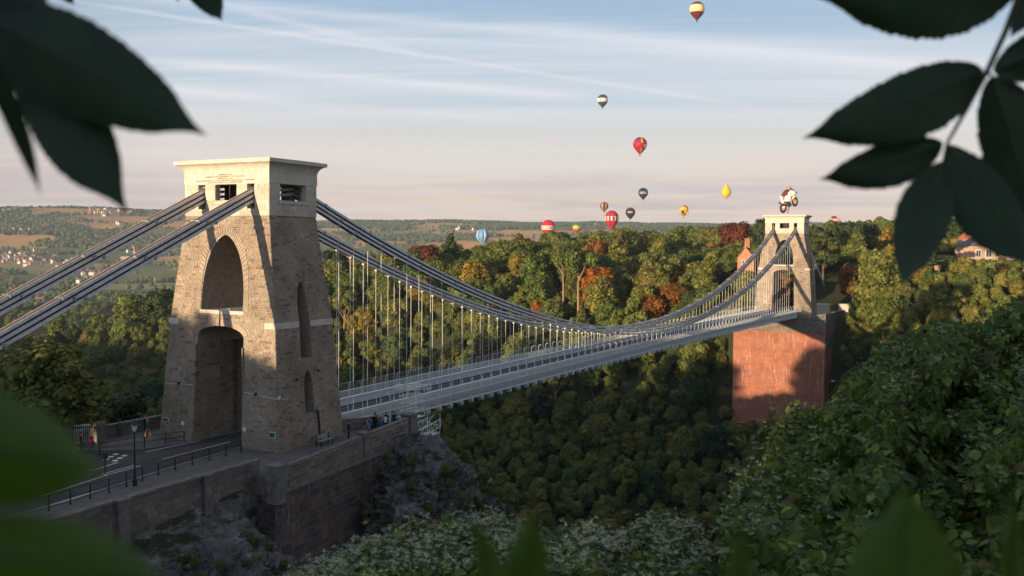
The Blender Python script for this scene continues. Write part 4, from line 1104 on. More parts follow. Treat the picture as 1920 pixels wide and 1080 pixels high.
def gn_scatter(name, pts, sc, protos, label, cat, mat=None, rz=None):
    """one 'stuff' object: points with attributes, geometry nodes place the prototype meshes"""
    n = len(pts); me = bpy.data.meshes.new(name); me.vertices.add(n); me.vertices.foreach_set('co', np.asarray(pts, np.float32).ravel())
    a = me.attributes.new('sc', 'FLOAT', 'POINT'); a.data.foreach_set('value', np.asarray(sc, np.float32))
    a = me.attributes.new('rz', 'FLOAT', 'POINT'); a.data.foreach_set('value', RNG.uniform(0, 6.28, n).astype(np.float32))
    a = me.attributes.new('pk', 'INT', 'POINT'); a.data.foreach_set('value', RNG.integers(0, len(protos), n).astype(np.int32))
    o = mk(name, me, label=label, cat=cat, kind='stuff')
    g = bpy.data.node_groups.new(name, 'GeometryNodeTree'); g.interface.new_socket('Geometry', in_out='INPUT', socket_type='NodeSocketGeometry'); g.interface.new_socket('Geometry', in_out='OUTPUT', socket_type='NodeSocketGeometry')
    gi = g.nodes.new('NodeGroupInput'); go = g.nodes.new('NodeGroupOutput'); jn = g.nodes.new('GeometryNodeJoinGeometry')
    def attr(nm, ty):
        x = g.nodes.new('GeometryNodeInputNamedAttribute'); x.data_type = ty; x.inputs[0].default_value = nm; return x.outputs[0]
    cmb = g.nodes.new('ShaderNodeCombineXYZ'); g.links.new(attr('rz', 'FLOAT'), cmb.inputs[2]); S = attr('sc', 'FLOAT')
    pk = attr('pk', 'INT')
    for k, pr_ in enumerate(protos):
        io = g.nodes.new('GeometryNodeInstanceOnPoints'); g.links.new(gi.outputs[0], io.inputs['Points'])
        if pr_ == 'blob' or pr_ == 'blob2':
            ic = g.nodes.new('GeometryNodeMeshIcoSphere'); ic.inputs['Radius'].default_value = 0.5; ic.inputs['Subdivisions'].default_value = 2
            sp = g.nodes.new('GeometryNodeSetPosition'); g.links.new(ic.outputs[0], sp.inputs[0])
            nz = g.nodes.new('ShaderNodeTexNoise'); nz.inputs['Scale'].default_value = 3.1 if pr_ == 'blob' else 4.3; nz.inputs['Detail'].default_value = 2
            sb = g.nodes.new('ShaderNodeVectorMath'); sb.operation = 'SUBTRACT'; sb.inputs[1].default_value = (.5, .5, .15)
            sc_ = g.nodes.new('ShaderNodeVectorMath'); sc_.operation = 'SCALE'; sc_.inputs['Scale'].default_value = 0.9
            g.links.new(nz.outputs['Color'], sb.inputs[0]); g.links.new(sb.outputs[0], sc_.inputs[0]); g.links.new(sc_.outputs[0], sp.inputs['Offset'])
            sm_ = g.nodes.new('GeometryNodeSetMaterial'); sm_.inputs['Material'].default_value = mat; g.links.new(sp.outputs[0], sm_.inputs[0]); src = sm_.outputs[0]
        else:
            oi = g.nodes.new('GeometryNodeObjectInfo'); oi.transform_space = 'ORIGINAL'; oi.inputs[0].default_value = pr_; src = oi.outputs['Geometry']
        g.links.new(src, io.inputs['Instance'])
        cm = g.nodes.new('FunctionNodeCompare'); cm.data_type = 'INT'; cm.operation = 'EQUAL'; g.links.new(pk, cm.inputs[2]); cm.inputs[3].default_value = k
        g.links.new(cm.outputs[0], io.inputs['Selection'])
        g.links.new(cmb.outputs[0], io.inputs['Rotation']); g.links.new(S, io.inputs['Scale']); g.links.new(io.outputs[0], jn.inputs[0])
    g.links.new(jn.outputs[0], go.inputs[0]); md = o.modifiers.new('scatter', 'NODES'); md.node_group = g; return o

# ---- wood on the far side of the gorge
def in_view(x, y, z, m=60):
    px, py, D = proj((x, y, z)); return D > 5 and -m < px < 1920+m and -m < py < 1080+m
def jit(x0, x1, y0, y1, s, rng, j=.42):
    xs, ys = np.meshgrid(np.arange(x0, x1, s), np.arange(y0, y1, s)); xs = xs+rng.uniform(-j, j, xs.shape)*s; ys = ys+rng.uniform(-j, j, ys.shape)*s
    return xs.ravel(), ys.ravel()
rt = np.random.default_rng(77)
cand = []
xs, ys = jit(134, 470, -130, 440, 8.6, rt); zs = height(xs, ys)
for x, y, z in zip(xs, ys, zs):
    if 200 < x < 234 and -15 < y < 15.5: continue
    if 230 < x < 262 and -17 < y < 13: continue
    if 190 < x < 238 and -30 < y <= -12: continue
    if 262 <= x < 300 and -8 < y < 8: continue
    if 245 < x < 262 and 14 < y < 30: continue
    if x > 266 and -60 < y < -32 and x < 298: continue        # clearing of the big house
    if 195 < x < 262 and -78 < y < -20:                    # open shrubby bank on the right
        if rt.random() < .62: continue
    if not in_view(x, y, z+8): continue
    H = rt.choice([9, 11.5, 13.5, 15.5, 18.5], p=[.15, .25, .27, .21, .12])*rt.uniform(.92, 1.08)
    if x < 205: H *= .74
    if z < -45: H *= .8
    if 262 < x < 330 and 10 < y < 60: H = min(H, 13)
    if y < -20: H = rt.uniform(7, 10.5) if x < 262 else rt.uniform(10, 15)
    if x < 207 and -16 < y < 2: H *= .6; 
    cand.append([x, y, z, H])
# near slopes below the road and under the near end of the deck
xs, ys = jit(-75, 88, 15, 130, 7.6, rt); zs = height(xs, ys)
ncand = []
for x, y, z in zip(xs, ys, zs):
    if z < -68: continue
    px, py, D = proj((x, y, z+5))
    if not in_view(x, y, z+5): continue
    H = rt.uniform(7.5, 11.5); 
    if x > 5: H *= .85
    topz = 18.5-D*(0.098+.05*sstep(np.array(x), -40, 0)*0)
    if x < 12 and z+H > topz+1: H = max(4.5, topz+1-z)
    if H > 12: H = 12
    ncand.append([x, y, z, H])
# visibility by a coarse disc buffer, front to back
allc = [(c, 0) for c in cand]+[(c, 1) for c in ncand]
allc.sort(key=lambda q: proj(q[0][:3])[2])
buf = np.zeros((270, 480), bool); vis = []
yy, xx = np.mgrid[0:270, 0:480]
mt = ((xx*4 > 300) & (xx*4 < 635) & (yy*4 > 300) & (yy*4 < 850)); buf |= mt
buf |= (xx*4 > 1375) & (xx*4 < 1575) & (yy*4 > 610) & (yy*4 < 800)
buf |= (yy*4 > 960) & (xx*4 > 540); buf |= (xx*4 > 1460+(900-yy*4)*.9) & (yy*4 > 600)
buf |= (xx < 48) & (yy*4 > 800)
for c, side in allc:
    x, y, z, H = c; px, py, D = proj((x, y, z+H*.6)); r_ = FPX*H*.33/D
    m_ = ((xx*4-px)**2+((yy*4-py)/1.0)**2) < r_*r_
    tot = m_.sum(); newp = (m_ & ~buf).sum(); buf |= m_; vis.append((newp*16, c, side))
ind = sorted([v for v in vis if v[0] > 60], key=lambda v: -v[0])
near_ind = [v for v in ind if v[2] == 1][:80]; far_ind = [v for v in ind if v[2] == 0][:205]
chosen = set(id(v[1]) for v in near_ind+far_ind)
# special trees, placed where the photograph shows them
SPEC = [  # px, py of the crown centre, distance, height, kind, width, label
 (1120, 540, 300, 17, 'orange', 1.0, 'bright orange autumn tree in the middle of the wood', 'tree'),
 (1215, 580, 285, 13, 'russet', 1.1, 'rusty brown tree just above the lowest point of the chains', 'tree'),
 (1262, 555, 300, 12, 'russet', 1.0, 'brown leafed tree right of the pale bare limbed trees', 'tree'),
 (1380, 438, 385, 13, 'copper', 1.0, 'dark red copper tree above the lodge chimney', 'tree'),
 (1335, 478, 350, 13, 'gold', 1.3, 'yellow tree left of the brick lodge', 'tree'),
 (1010, 585, 262, 8, 'orange', .9, 'small orange tree low in the wood beside the chains', 'tree'),
 (800, 470, 420, 13, 'copper', 1.1, 'dark purple leafed tree on the skyline left of the wood', 'tree'),
 (845, 455, 430, 15, 'conifer', 1.0, 'pointed dark conifer near the left end of the far wood', 'conifer tree'),
 (1085, 500, 318, 22, 'pine', .9, 'tall pine with a bare pale trunk left of the orange tree', 'pine tree'),
 (1058, 495, 325, 21, 'pine', .8, 'slender pine with bare trunk, leftmost of the pines in the wood', 'pine tree'),
 (1238, 520, 300, 17, 'open', 1.1, 'thin crowned tree with pale bare limbs showing in the sun', 'tree'),
 (1262, 500, 312, 15, 'open', 1.0, 'bare limbed tree behind the other pale limbed tree', 'tree'),
 (1290, 540, 290, 12, 'broad2', 1.0, 'round green tree beside the brown leafed tree', 'tree'),
 (1662, 462, 300, 16, 'gold', 1.0, 'golden conifer right of the distant tower', 'conifer tree'),
 (1640, 520, 262, 19, 'broad1', 1.0, 'large olive green tree lit by the sun right of the distant tower', 'tree'),
 (1660, 590, 245, 13, 'broad3', 1.2, 'broad sunlit tree on the bank below the golden conifer', 'tree'),
 (1545, 470, 285, 18, 'cedar', .9, 'dark cedar directly behind the distant tower', 'cedar tree'),
 (1590, 450, 320, 17, 'dark0', 1.0, 'dark green tree behind the chains of the distant tower', 'tree'),
 (1436, 402, 380, 15, 'dark1', .8, 'dark rounded tree left of the distant tower top', 'tree'),
 (1800, 455, 275, 17, 'cedar', 1.5, 'wide spreading cedar in front of the pale house', 'cedar tree'),
 (1740, 470, 290, 17, 'cedar', 1.2, 'reddish brown cedar left of the wide cedar', 'cedar tree'),
 (1870, 430, 300, 16, 'cedar', 1.2, 'dark cedar behind the hanging leaves at the right', 'cedar tree'),
 (1700, 600, 255, 8, 'broad5', 1.3, 'low sunlit shrubby tree on the bank right of the pier', 'tree'),
 (1610, 630, 240, 9, 'broad4', 1.2, 'sunlit tree at the foot of the bank beside the pier', 'tree'),
 (690, 500, 300, 12, 'broad6', 1.0, 'sunlit green tree just right of the near tower', 'tree'),
 (630, 500, 280, 12, 'dark0', 1.0, 'dark tree at the edge of the near tower', 'tree'),
 (300, 520, 300, 13, 'dark1', 1.1, 'dark tree crowning the left wood beside the near tower', 'tree'),
 (250, 590, 285, 13, 'broad0', 1.2, 'olive tree in the sunlit patch left of the near tower', 'tree'),
]
SPXY = []
for (px, py, D, H, k, w_, lab, ct) in SPEC:
    ctr = .8 if k == 'pine' else .6; best = None
    DL = np.arange(170, 520, 4.0); PL = CAM+DL[:, None]*(_f+_R*(px-960)/FPX+_U*(540-py)/FPX); GL = height(PL[:, 0], PL[:, 1])
    for D2, p, g in zip(DL, PL, GL):
        e = abs(p[2]-ctr*H-g)+abs(D2-D)*.03
        if best is None or e < best[0]: best = (e, p, g, D2)
    e, p, g, D2 = best; H2 = H*D2/D if D2/D < 1.3 else H*1.3; base = p[2]-ctr*H2
    if base > g: H2 = min(H2*1.5, (p[2]-g)/ctr); base = g
    base = min(base, g)
    SPXY.append(p[:2]); tree(p[0], p[1], base, max(H2, H2), k, lab, None, 'tree', w_, ct)
sp_xy = SPXY
def near_spec(x, y, r=5.5): return any((x-a[0])**2+(y-a[1])**2 < r*r for a in sp_xy)
kinds = ['broad0', 'broad1', 'broad2', 'broad3', 'broad4', 'broad5', 'broad6', 'open', 'tall']
rk = random.Random(12); protos = []
for i, (sz, c, side) in enumerate(far_ind):
    x, y, z, H = c
    if near_spec(x, y): chosen.discard(id(c)); continue
    k = rk.choice(kinds) if rk.random() > .20 else rk.choice(['russet', 'russet', 'conifer', 'ochre', 'ochre', 'ochre', 'dark0', 'dark1', 'open'])
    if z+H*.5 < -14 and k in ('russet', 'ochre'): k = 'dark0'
    lab = {'russet': 'brownish tree in the wood across the gorge', 'ochre': 'yellowing tree in the wood across the gorge', 'conifer': 'dark pointed conifer in the wood across the gorge', 'pine': 'thin topped pine in the wood across the gorge', 'dark0': 'dark evergreen tree in the wood across the gorge', 'dark1': 'dark evergreen tree in the wood across the gorge', 'open': 'loose crowned tree in the wood across the gorge', 'tall': 'narrow upright tree in the wood across the gorge'}.get(k, 'rounded green broadleaf tree in the wood across the gorge')
    qx, qy, _ = proj((x, y, z+H*.6))
    zone = ('left of the near tower' if qx < 330 else 'beside the near tower' if qx < 700 else 'behind the steep chains' if qx < 900 else 'left of the orange tree' if qx < 1090 else 'between orange tree and lodge' if qx < 1370 else 'around the distant tower' if qx < 1580 else 'right of the distant tower')
    row = 'on the skyline' if qy < 455 else 'high in the wood' if qy < 510 else 'half way down the wood' if qy < 580 else 'low in the wood' if qy < 660 else 'in the shaded gorge'
    wd = ('large ' if sz > 4200 else 'small ' if sz < 1500 else '')
    lab = wd+lab.replace('with ', '').replace(' in the wood across the gorge', '').replace('rounded green broadleaf', 'rounded green')+' '+row+', '+zone
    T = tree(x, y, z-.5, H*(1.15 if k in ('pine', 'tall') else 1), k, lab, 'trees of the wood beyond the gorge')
for i, (sz, c, side) in enumerate(near_ind):
    x, y, z, H = c
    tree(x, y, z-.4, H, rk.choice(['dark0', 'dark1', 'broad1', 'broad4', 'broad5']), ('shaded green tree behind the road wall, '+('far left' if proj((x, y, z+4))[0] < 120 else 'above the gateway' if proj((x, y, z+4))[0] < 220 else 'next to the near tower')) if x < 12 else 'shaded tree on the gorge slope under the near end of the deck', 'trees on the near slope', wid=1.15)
rest = [c for v, c, side in vis if id(c) not in chosen and not near_spec(c[0], c[1], 4)]
PR = [o for o in COL.objects if o.name.startswith('crown') and o.data in [KIND['broad%d' % k][0] for k in (0, 1, 2, 3, 5)]]
seen_ = {}; 
for o in PR: seen_.setdefault(o.data.name, o)
PR = list(seen_.values())
gn_scatter('woodland', [(c[0], c[1], c[2]-.6) for c in rest], [c[3] for c in rest], PR, 'mass of green trees filling the wooded sides of the gorge', 'woodland')
print('trees', NTREE, 'rest', len(rest))

# ---- undergrowth on the slopes: low leafy shrubs as one mass
xs, ys = jit(118, 300, -90, 330, 4.6, rt); zs = height(xs, ys); up = []
for x, y, z in zip(xs, ys, zs):
    if 199 < x < 262 and -16 < y < 14.5: continue
    if x > 262 and not (-64 < y < -20): continue
    if in_view(x, y, z, 10): up.append((x, y, z-.9, rt.uniform(4.2, 6.6)))
xs, ys = jit(-40, 90, -50, 40, 2.6, rt); zs = height(xs, ys)
rkm = vnoise(xs, ys, 9, 71, 3)
for x, y, z, q in zip(xs, ys, zs, rkm):
    if -12 < y < 13 and x < 14: continue
    if y > -13.5 and x < 13 and x > -47 and y < 13: continue
    if (x+72)*.8+(y+68)*.6 < 20: continue
    if q > .12 and x < 34 and y < 10: continue
    if in_view(x, y, z, 10): up.append((x, y, z-.35, rt.uniform(.9, 2.1)))
for (cx_, cy_, cz_, rx_, ry_, rz_, n_) in ((9.5, -13.2, -10.5, 9.5, 6.0, 9.5, 70), (20, -10.5, -17.5, 8.5, 6.5, 12, 120), (-20.5, -17, -8.2, 6.5, 4.6, 5.2, 60), (-14.5, -20.5, -11.5, 5.5, 4.5, 5, 70)):
    for _ in range(n_):
        a_ = rt.uniform(0, 2*pi); h_ = rt.uniform(-.2, 1); q_ = sqrt(max(0, 1-h_*h_)); up.append((cx_+rx_*q_*cos(a_), cy_+ry_*q_*sin(a_), cz_+rz_*h_-.3, rt.uniform(.4, 1.3)))
shr = [mk('crown', KIND['broad0'][0])]; bpy.data.objects.remove(shr[0])
gn_scatter('undergrowth', [u[:3] for u in up], [u[3]*1.25 for u in up], PR, 'low shrubs and ivy covering the rocky gorge sides', 'undergrowth')

# ---- trees behind and beside the camera that shade the foreground, the road and the foot of the towers
SKY = [(-96, 26), (-84, 27.5), (-74, 27), (-64, 28), (-54, 26.5), (-45, 23), (-35, 17.5), (-26, 16), (-17, 15), (-8, 14.5), (2, 14.5), (7.2, 15), (12.5, 15.4), (22, 19.6), (31, 18.5), (40, 17.5), (47, 15), (70.5, 9.5), (79, 12), (90, 11), (103, 12), (118, 12), (135, 13), (152, 13), (170, 12)]  # tops follow the wanted shade edge; trees across the road added to close gaps
for i, (y_, top_) in enumerate(SKY):
    x_ = -101+(i % 3)*2.0
    g = gz(x_, y_); Hh = top_+.0-g
    k = ['broad0', 'broad3', 'broad5', 'dark0'][i % 4]; w_ = min(1.35, 5.8/(.36*Hh))
    tree(x_, y_, g, Hh/.97, k, 'green tree at the roadside behind the viewpoint', 'trees behind the viewpoint', wid=w_)
    T = thing('bush', 'unseen bush added to block low sun under the trees behind the viewpoint', 'bush', (x_-3, y_+1.5, g-2.4), group='added sun blocking bushes behind the viewpoint'); T.scale = (15, 18, 11.5); mk('leaves', KIND['dark1'][0], T)  # unseen bush, added to stop low sun passing under the crowns

# ---- distant country: hedges, copses, town trees
dp, ds, mp_, ms_ = [], [], [], []
rd = np.random.default_rng(5)
def addpts(x0, x1, y0, y1, s, fn):
    xs, ys = jit(x0, x1, y0, y1, s, rd, .5); d = np.hypot(xs+72, ys+68); az = np.arctan2(ys+68, xs+72); ok = (az > .0) & (az < 1.0) & (d > 480)
    xs, ys, d = xs[ok], ys[ok], d[ok]; ty, ed = cell(xs, ys); k = fn(d, ty, ed, xs, ys); xs, ys, d = xs[k], ys[k], d[k]; return xs, ys, height(xs, ys), d
def f1(d, ty, ed, x, y):
    nz = vnoise(x, y, 160, 91, 3)
    p = np.where(ty > .84, .8, 0)+np.where(ed < 11, .55, 0)+np.where((d < 1900) & (nz > -.12), .45, 0)+np.where((d > 4550), .25, 0)+.006+np.where((nz > .40), .45, 0)
    return (rd.random(len(x)) < p) & (d < 5100)
xs, ys, zs, ds_ = addpts(-100, 5200, -100, 5200, 13.0, f1)
w = ds_ > 1350
th = np.where(w, rd.uniform(7, 13, len(xs)), rd.uniform(8, 14, len(xs)))
th = np.where(ds_ > 3400, th*1.1, th)
print('far trees', w.sum(), (~w).sum())
gn_scatter('distant_trees', np.stack([xs, ys, zs+1.5], 1)[w], th[w], ['blob', 'blob2'], 'hedgerow trees and copses over the distant hills', 'distant trees', mat=m_far)
gn_scatter('valley_trees', np.stack([xs, ys, zs-1.5], 1)[~w], th[~w]*1.15, PR, 'trees among the houses of the valley', 'valley trees')
#PART6
# ------------------------------------------------------------------ houses
t = NT('house_plaster'); r_ = t.n('ShaderNodeObjectInfo').outputs['Random']; m_plaster = t.bsdf(t.ramp(r_, [(0, (.62, .58, .52)), (.35, (.70, .66, .60)), (.6, (.42, .26, .19)), (.8, (.55, .50, .44))], 'CONSTANT'), .9, .1)
t = NT('roof_tiles'); r_ = t.n('ShaderNodeObjectInfo').outputs['Random']; m_roof = t.bsdf(t.ramp(r_, [(0, (.27, .10, .06)), (.5, (.16, .12, .11)), (.75, (.30, .13, .08))], 'CONSTANT'), .9, .1)
m_pane = simple('window_glass', (.05, .06, .07), .15, .5, .2, 3)
m_brick = stone_mat('lodge_brick', [(.40, .20, .125), (.37, .18, .11), (.43, .22, .135), (.39, .19, .12)])
m_rooft = simple('lodge_roof_tiles', (.36, .13, .07), .9, .1, .2, 2); m_slate = simple('slate', (.12, .13, .15), .8, .2, .2, 1)
mb = MB(); mb.box(-5, 5, -3.5, 3.5, -2, 5.2)
mb.add([(-5, -3.5, 5.2), (-5, 3.5, 5.2), (-5, 0, 7.9), (5, -3.5, 5.2), (5, 3.5, 5.2), (5, 0, 7.9)], [(0, 1, 2), (3, 5, 4)]); HW = mb.mesh('wall', m_plaster)
mb = MB()
for s in (-1, 1): mb.add([(-5.3, s*3.9, 4.9), (5.3, s*3.9, 4.9), (5.3, 0, 8.0), (-5.3, 0, 8.0), (-5.3, s*3.9, 5.1), (5.3, s*3.9, 5.1), (5.3, 0, 8.2), (-5.3, 0, 8.2)], [(0, 1, 2, 3), (4, 5, 6, 7), (0, 1, 5, 4), (1, 2, 6, 5), (3, 0, 4, 7)])
HR = mb.mesh('roof', m_roof)
mb = MB(); mb.box(-.5, .5, -.5, .5, 7, 9.3); mb.box(-.3, -.1, -.1, .1, 9.3, 9.8); mb.box(.1, .3, -.1, .1, 9.3, 9.8); HC = mb.mesh('chimney', m_brick)
mb = MB(); mb.box(-.6, .6, -.05, .05, -.7, .7); HWN = mb.mesh('window', m_pane)
def house(x, y, z, rz, s, label, group, windows=True, chim=True):
    T = thing('house', label, 'house', (x, y, z), rz, group, s); mk('wall', HW, T); ro_ = mk('roof', HR, T)
    if chim: mk('chimney', HC, ro_, (3.2, 0, 0))
    if windows:
        for sy in (-1, 1):
            for xx in (-3, 0, 3):
                for zz in (1.6, 4.0): mk('window', HWN, T, (xx, sy*3.52, zz))
    return T
rh = random.Random(31)
_DD = np.geomspace(420, 6000, 700)
def pix_ground(px, py):
    P = CAM[None, :]+_DD[:, None]*(_f+_R*(px-960)/FPX+_U*(540-py)/FPX)[None, :]
    k = np.where(P[:, 2] < height(P[:, 0], P[:, 1]))[0]
    return P[k[0]] if len(k) else None
clusters = [  # centre px, py, spread x, y, count, label, scale
 (30, 488, 45, 12, 30, 'house in the red roofed terraces at the left edge of the valley', 'red roofed valley houses', 1.0),
 (60, 552, 50, 16, 20, 'house among trees in the valley beside the upper chain', 'houses among the valley trees', 1.0),
 (95, 492, 55, 10, 18, 'house in the long valley street below the fields', 'houses of the valley street', 1.0),
 (170, 520, 40, 12, 12, 'house between the two land chains in the valley', 'houses between the chains', 1.0),
 (230, 470, 60, 8, 8, 'house near the playing fields left of the near tower', 'houses near the playing fields', 1.0),
 (50, 435, 60, 5, 7, 'small pale house on the lower hill at the left', 'houses on the lower hill', 1.1),
 (195, 399, 30, 7, 26, 'white house in the hilltop village', 'houses of the hilltop village', 1.15),
 (240, 400, 16, 4, 8, 'pale house at the right end of the hilltop village', 'houses at the end of the hilltop village', 1.15),
 (18, 398, 14, 2, 5, 'tiny house on the skyline at the left edge', 'houses on the left skyline', 1.15),
 (245, 421, 40, 3, 5, 'farmhouse below the orange fields', 'farmhouses below the orange fields', 1.0),
 (880, 430, 70, 6, 12, 'white farmhouse on the distant fields right of the chains', 'farmhouses on the distant fields', 1.1),
 (1120, 425, 100, 5, 7, 'distant farmhouse below the balloons', 'farmhouses below the balloons', 1.1)]
for (cx_, cy_, sx, sy, n, lab, grp, sc) in clusters:
    for i in range(n):
        p = pix_ground(cx_+rh.gauss(0, sx*.5), cy_+rh.gauss(0, sy*.5))
        if p is None: continue
        g = gz(p[0], p[1]); D = proj(p)[2]
        house(p[0], p[1], g+(2.5 if D > 2500 else 1.5), rh.choice([0, .4, 1.2, 1.57, 2.2]), sc*rh.uniform(.85, 1.3), lab, grp, windows=D < 2000, chim=D < 3500)
# long white sheds and glasshouses of the valley
for i, (px, py, w_, lab) in enumerate(((8, 562, 30, 'long white shed at the left edge of the valley'), (93, 557, 22, 'low white building below the lower chain'), (45, 479, 16, 'cream warehouse beside the red roofed terraces'), (165, 484, 14, 'white roofed hall in the valley trees'), (235, 487, 16, 'pale flat roofed building near the near tower'))):
    p = pix_ground(px, py); g = gz(p[0], p[1])
    T = thing('shed', lab, 'building', (p[0], p[1], g), YAW+pi/2+rh.uniform(-.2, .2)); Wd = w_*proj(p)[2]/FPX
    mb = MB(); mb.box(-Wd/2, Wd/2, -5, 5, -2, 7); mb.build('wall', m_plaster, T); mb = MB(); mb.loft([[(x, -5.4, 7), (x, 5.4, 7), (x, 0, 8.6)] for x in (-Wd/2-.4, Wd/2+.4)]); mb.build('roof', m_ashlar2, T)
p = pix_ground(170, 404); g = gz(p[0], p[1])
T = thing('church_tower', 'square red church tower on the skyline beside the hilltop village', 'church tower', (p[0], p[1], g)); mb = MB(); mb.box(-4, 4, -4, 4, -3, 30); mb.build('tower_wall', m_brick, T)
mb = MB(); [mb.box(sx*3.4-.6, sx*3.4+.6, sy*3.4-.6, sy*3.4+.6, 30, 33) for sx in (-1, 1) for sy in (-1, 1)]; mb.build('pinnacles', m_brick, T)

# lodge with tall chimneys left of the far tower
p = at(1400, 488, 322); T = thing('lodge_house', 'red brick gabled lodge with clustered tall chimneys left of the distant tower', 'house', tuple(p-np.array([0, 0, 2]))); T.rotation_euler.z = YAW-.35
T.location.z = p[2]-1.5; T.scale = (.62, .62, .72)
mb = MB(); mb.box(-4, 4, -4.2, 4.2, -12, 3.2); mb.add([(-4, -4.2, 3.2), (-4, 4.2, 3.2), (-4, 0, 7.6), (4, -4.2, 3.2), (4, 4.2, 3.2), (4, 0, 7.6)], [(0, 2, 1), (3, 4, 5)]); w_ = mb.build('wall', m_brick, T)
mb = MB()
for s in (-1, 1): mb.add([(-4.3, s*4.6, 2.9), (4.3, s*4.6, 2.9), (4.3, 0, 7.7), (-4.3, 0, 7.7), (-4.3, s*4.6, 3.15), (4.3, s*4.6, 3.15), (4.3, 0, 7.95), (-4.3, 0, 7.95)], [(0, 1, 2, 3), (4, 5, 6, 7), (0, 1, 5, 4), (1, 2, 6, 5), (3, 0, 4, 7)])
rf = mb.build('roof', m_rooft, T)
for dx in (-.9, 0, .9):
    mb = MB(); mb.tube([(1.5, dx, 6.5), (1.5, dx, 11.5)], .42, 8); mb.tube([(1.5, dx, 11.5), (1.5, dx, 11.9)], .55, 8); mb.build('chimney', m_brick, rf)
mb = MB(); mb.box(1.0, 2.0, -1.5, 1.5, 6, 8); mb.build('chimney_base', m_brick, rf)
for yy in (-1.5, 1.2):
    mb = MB(); mb.box(-4.08, -4.0, yy-.7, yy+.7, .3, 2.3); wf = mb.build('window_frame', m_white, T); mb = MB(); mb.box(-4.12, -4.09, yy-.5, yy+.5, .45, 2.1); mb.build('pane', m_pane, wf)

# pale mansion with veranda on the right
p = at(1872, 497, 318); zb = gz(p[0], p[1]); zb = p[2]-2.2
T = thing('mansion', 'large pale house with bay windows and a white veranda behind the cedar', 'house', (p[0], p[1], zb), YAW-pi/2+.15)
# local x -> picture right, local y -> away
m_pink = simple('pink_stone', (.50, .33, .23), .9, .1, .15, 1.5)
mb = MB(); mb.box(-9, 2, 0, 9, -8, 8.2); mb.build('wall', m_pink, T); mb = MB(); mb.box(2, 14, .6, 9, -8, 6.0); mb.build('wall', m_pink, T)
mb = MB(); mb.loft([[(-9.4, -.5, 8.2), (2.4, -.5, 8.2), (2.4, 9.4, 8.2), (-9.4, 9.4, 8.2)], [(-5, 4, 11.4), (-2, 4, 11.4), (-2, 5, 11.4), (-5, 5, 11.4)]]); rf = mb.build('roof', m_slate, T)
mb = MB(); mb.loft([[(2, .2, 6.0), (14.4, .2, 6.0), (14.4, 9.4, 6.0), (2, 9.4, 6.0)], [(4, 4, 8.6), (12, 4, 8.6), (12, 5, 8.6), (4, 5, 8.6)]]); mb.build('roof', m_slate, T)
mb = MB(); mb.box(-7, -6, 4, 5.5, 9, 13.5); mb.build('chimney', m_brick, rf)
for (x0, z0, x1, z1) in ((-8, .6, -6.2, 3.2), (-8, 4.6, -6.2, 7), (-4.6, .4, -2.4, 3.6), (-4.6, 4.6, -2.4, 7.2), (-1.4, .6, .4, 3.2), (-1.4, 4.6, .4, 7), (4, .6, 5.6, 3.2), (7, .6, 8.8, 3.4), (10, .6, 11.8, 3.4), (4, 4, 5.6, 5.6), (7, 4, 8.8, 5.6), (10, 4, 11.8, 5.6)):
    yy = -.12 if x1 < 2 else .48
    mb = MB(); mb.box(x0, x1, yy, yy+.1, z0, z1); wf = mb.build('window_frame', m_white, T); xm = (x0+x1)/2
    for (a_, b_) in ((x0+.2, xm-.08), (xm+.08, x1-.2)):
        mb = MB(); mb.box(a_, b_, yy-.05, yy-.004, z0+.2, z1-.2); mb.build('pane', m_pane, wf)
mb = MB(); mb.loft([[(-5.6, 0, z), (-4.8, -1.3, z), (-2.2, -1.3, z), (-1.4, 0, z)] for z in (-2, 4.2)]); mb.build('bay', m_ashlar2, T)
T2 = thing('veranda', 'long white veranda of posts and glass left of the pale house', 'veranda', (p[0]-13*cos(YAW-pi/2+.15), p[1]-13*sin(YAW-pi/2+.15), zb), YAW-pi/2+.15)
mb = MB(); mb.box(-7, 4, .2, 4, -4, 1.0); mb.box(-7, 4, 3.5, 4, 1, 3); mb.build('back_wall', m_pink, T2); mb = MB(); mb.loft([[(x, -.4, 2.7), (x, 4.2, 3.7), (x, 4.2, 3.9), (x, -.4, 2.9)] for x in (-7.2, 4.1)]); mb.build('roof', m_ashlar2, T2)
for i in range(10):
    mb = MB(); x = -7+i*1.2; mb.box(x-.1, x+.1, -.1, .1, 1, 2.8); mb.build('post', m_white, T2)
p = at(1808, 437, 335); T = thing('house', 'tall pale house with a red pointed roof above the cedars', 'house', (p[0], p[1], p[2]-9)); T.rotation_euler.z = .3; T.scale = (.7, .7, .8)
mb = MB(); mb.box(-3, 3, -3, 3, -10, 8.5); mb.build('wall', m_pink, T); mb = MB(); mb.loft([[(-3.4, -3.4, 8.5), (3.4, -3.4, 8.5), (3.4, 3.4, 8.5), (-3.4, 3.4, 8.5)], [(-.2, -.2, 11.5), (.2, -.2, 11.5), (.2, .2, 11.5), (-.2, .2, 11.5)]]); mb.build('roof', m_rooft, T)
for zz in (2, 5.5):
    mb = MB(); mb.box(-3.06, -3.0, -.7, .7, zz, zz+1.7); mb.build('window', m_pane, T)
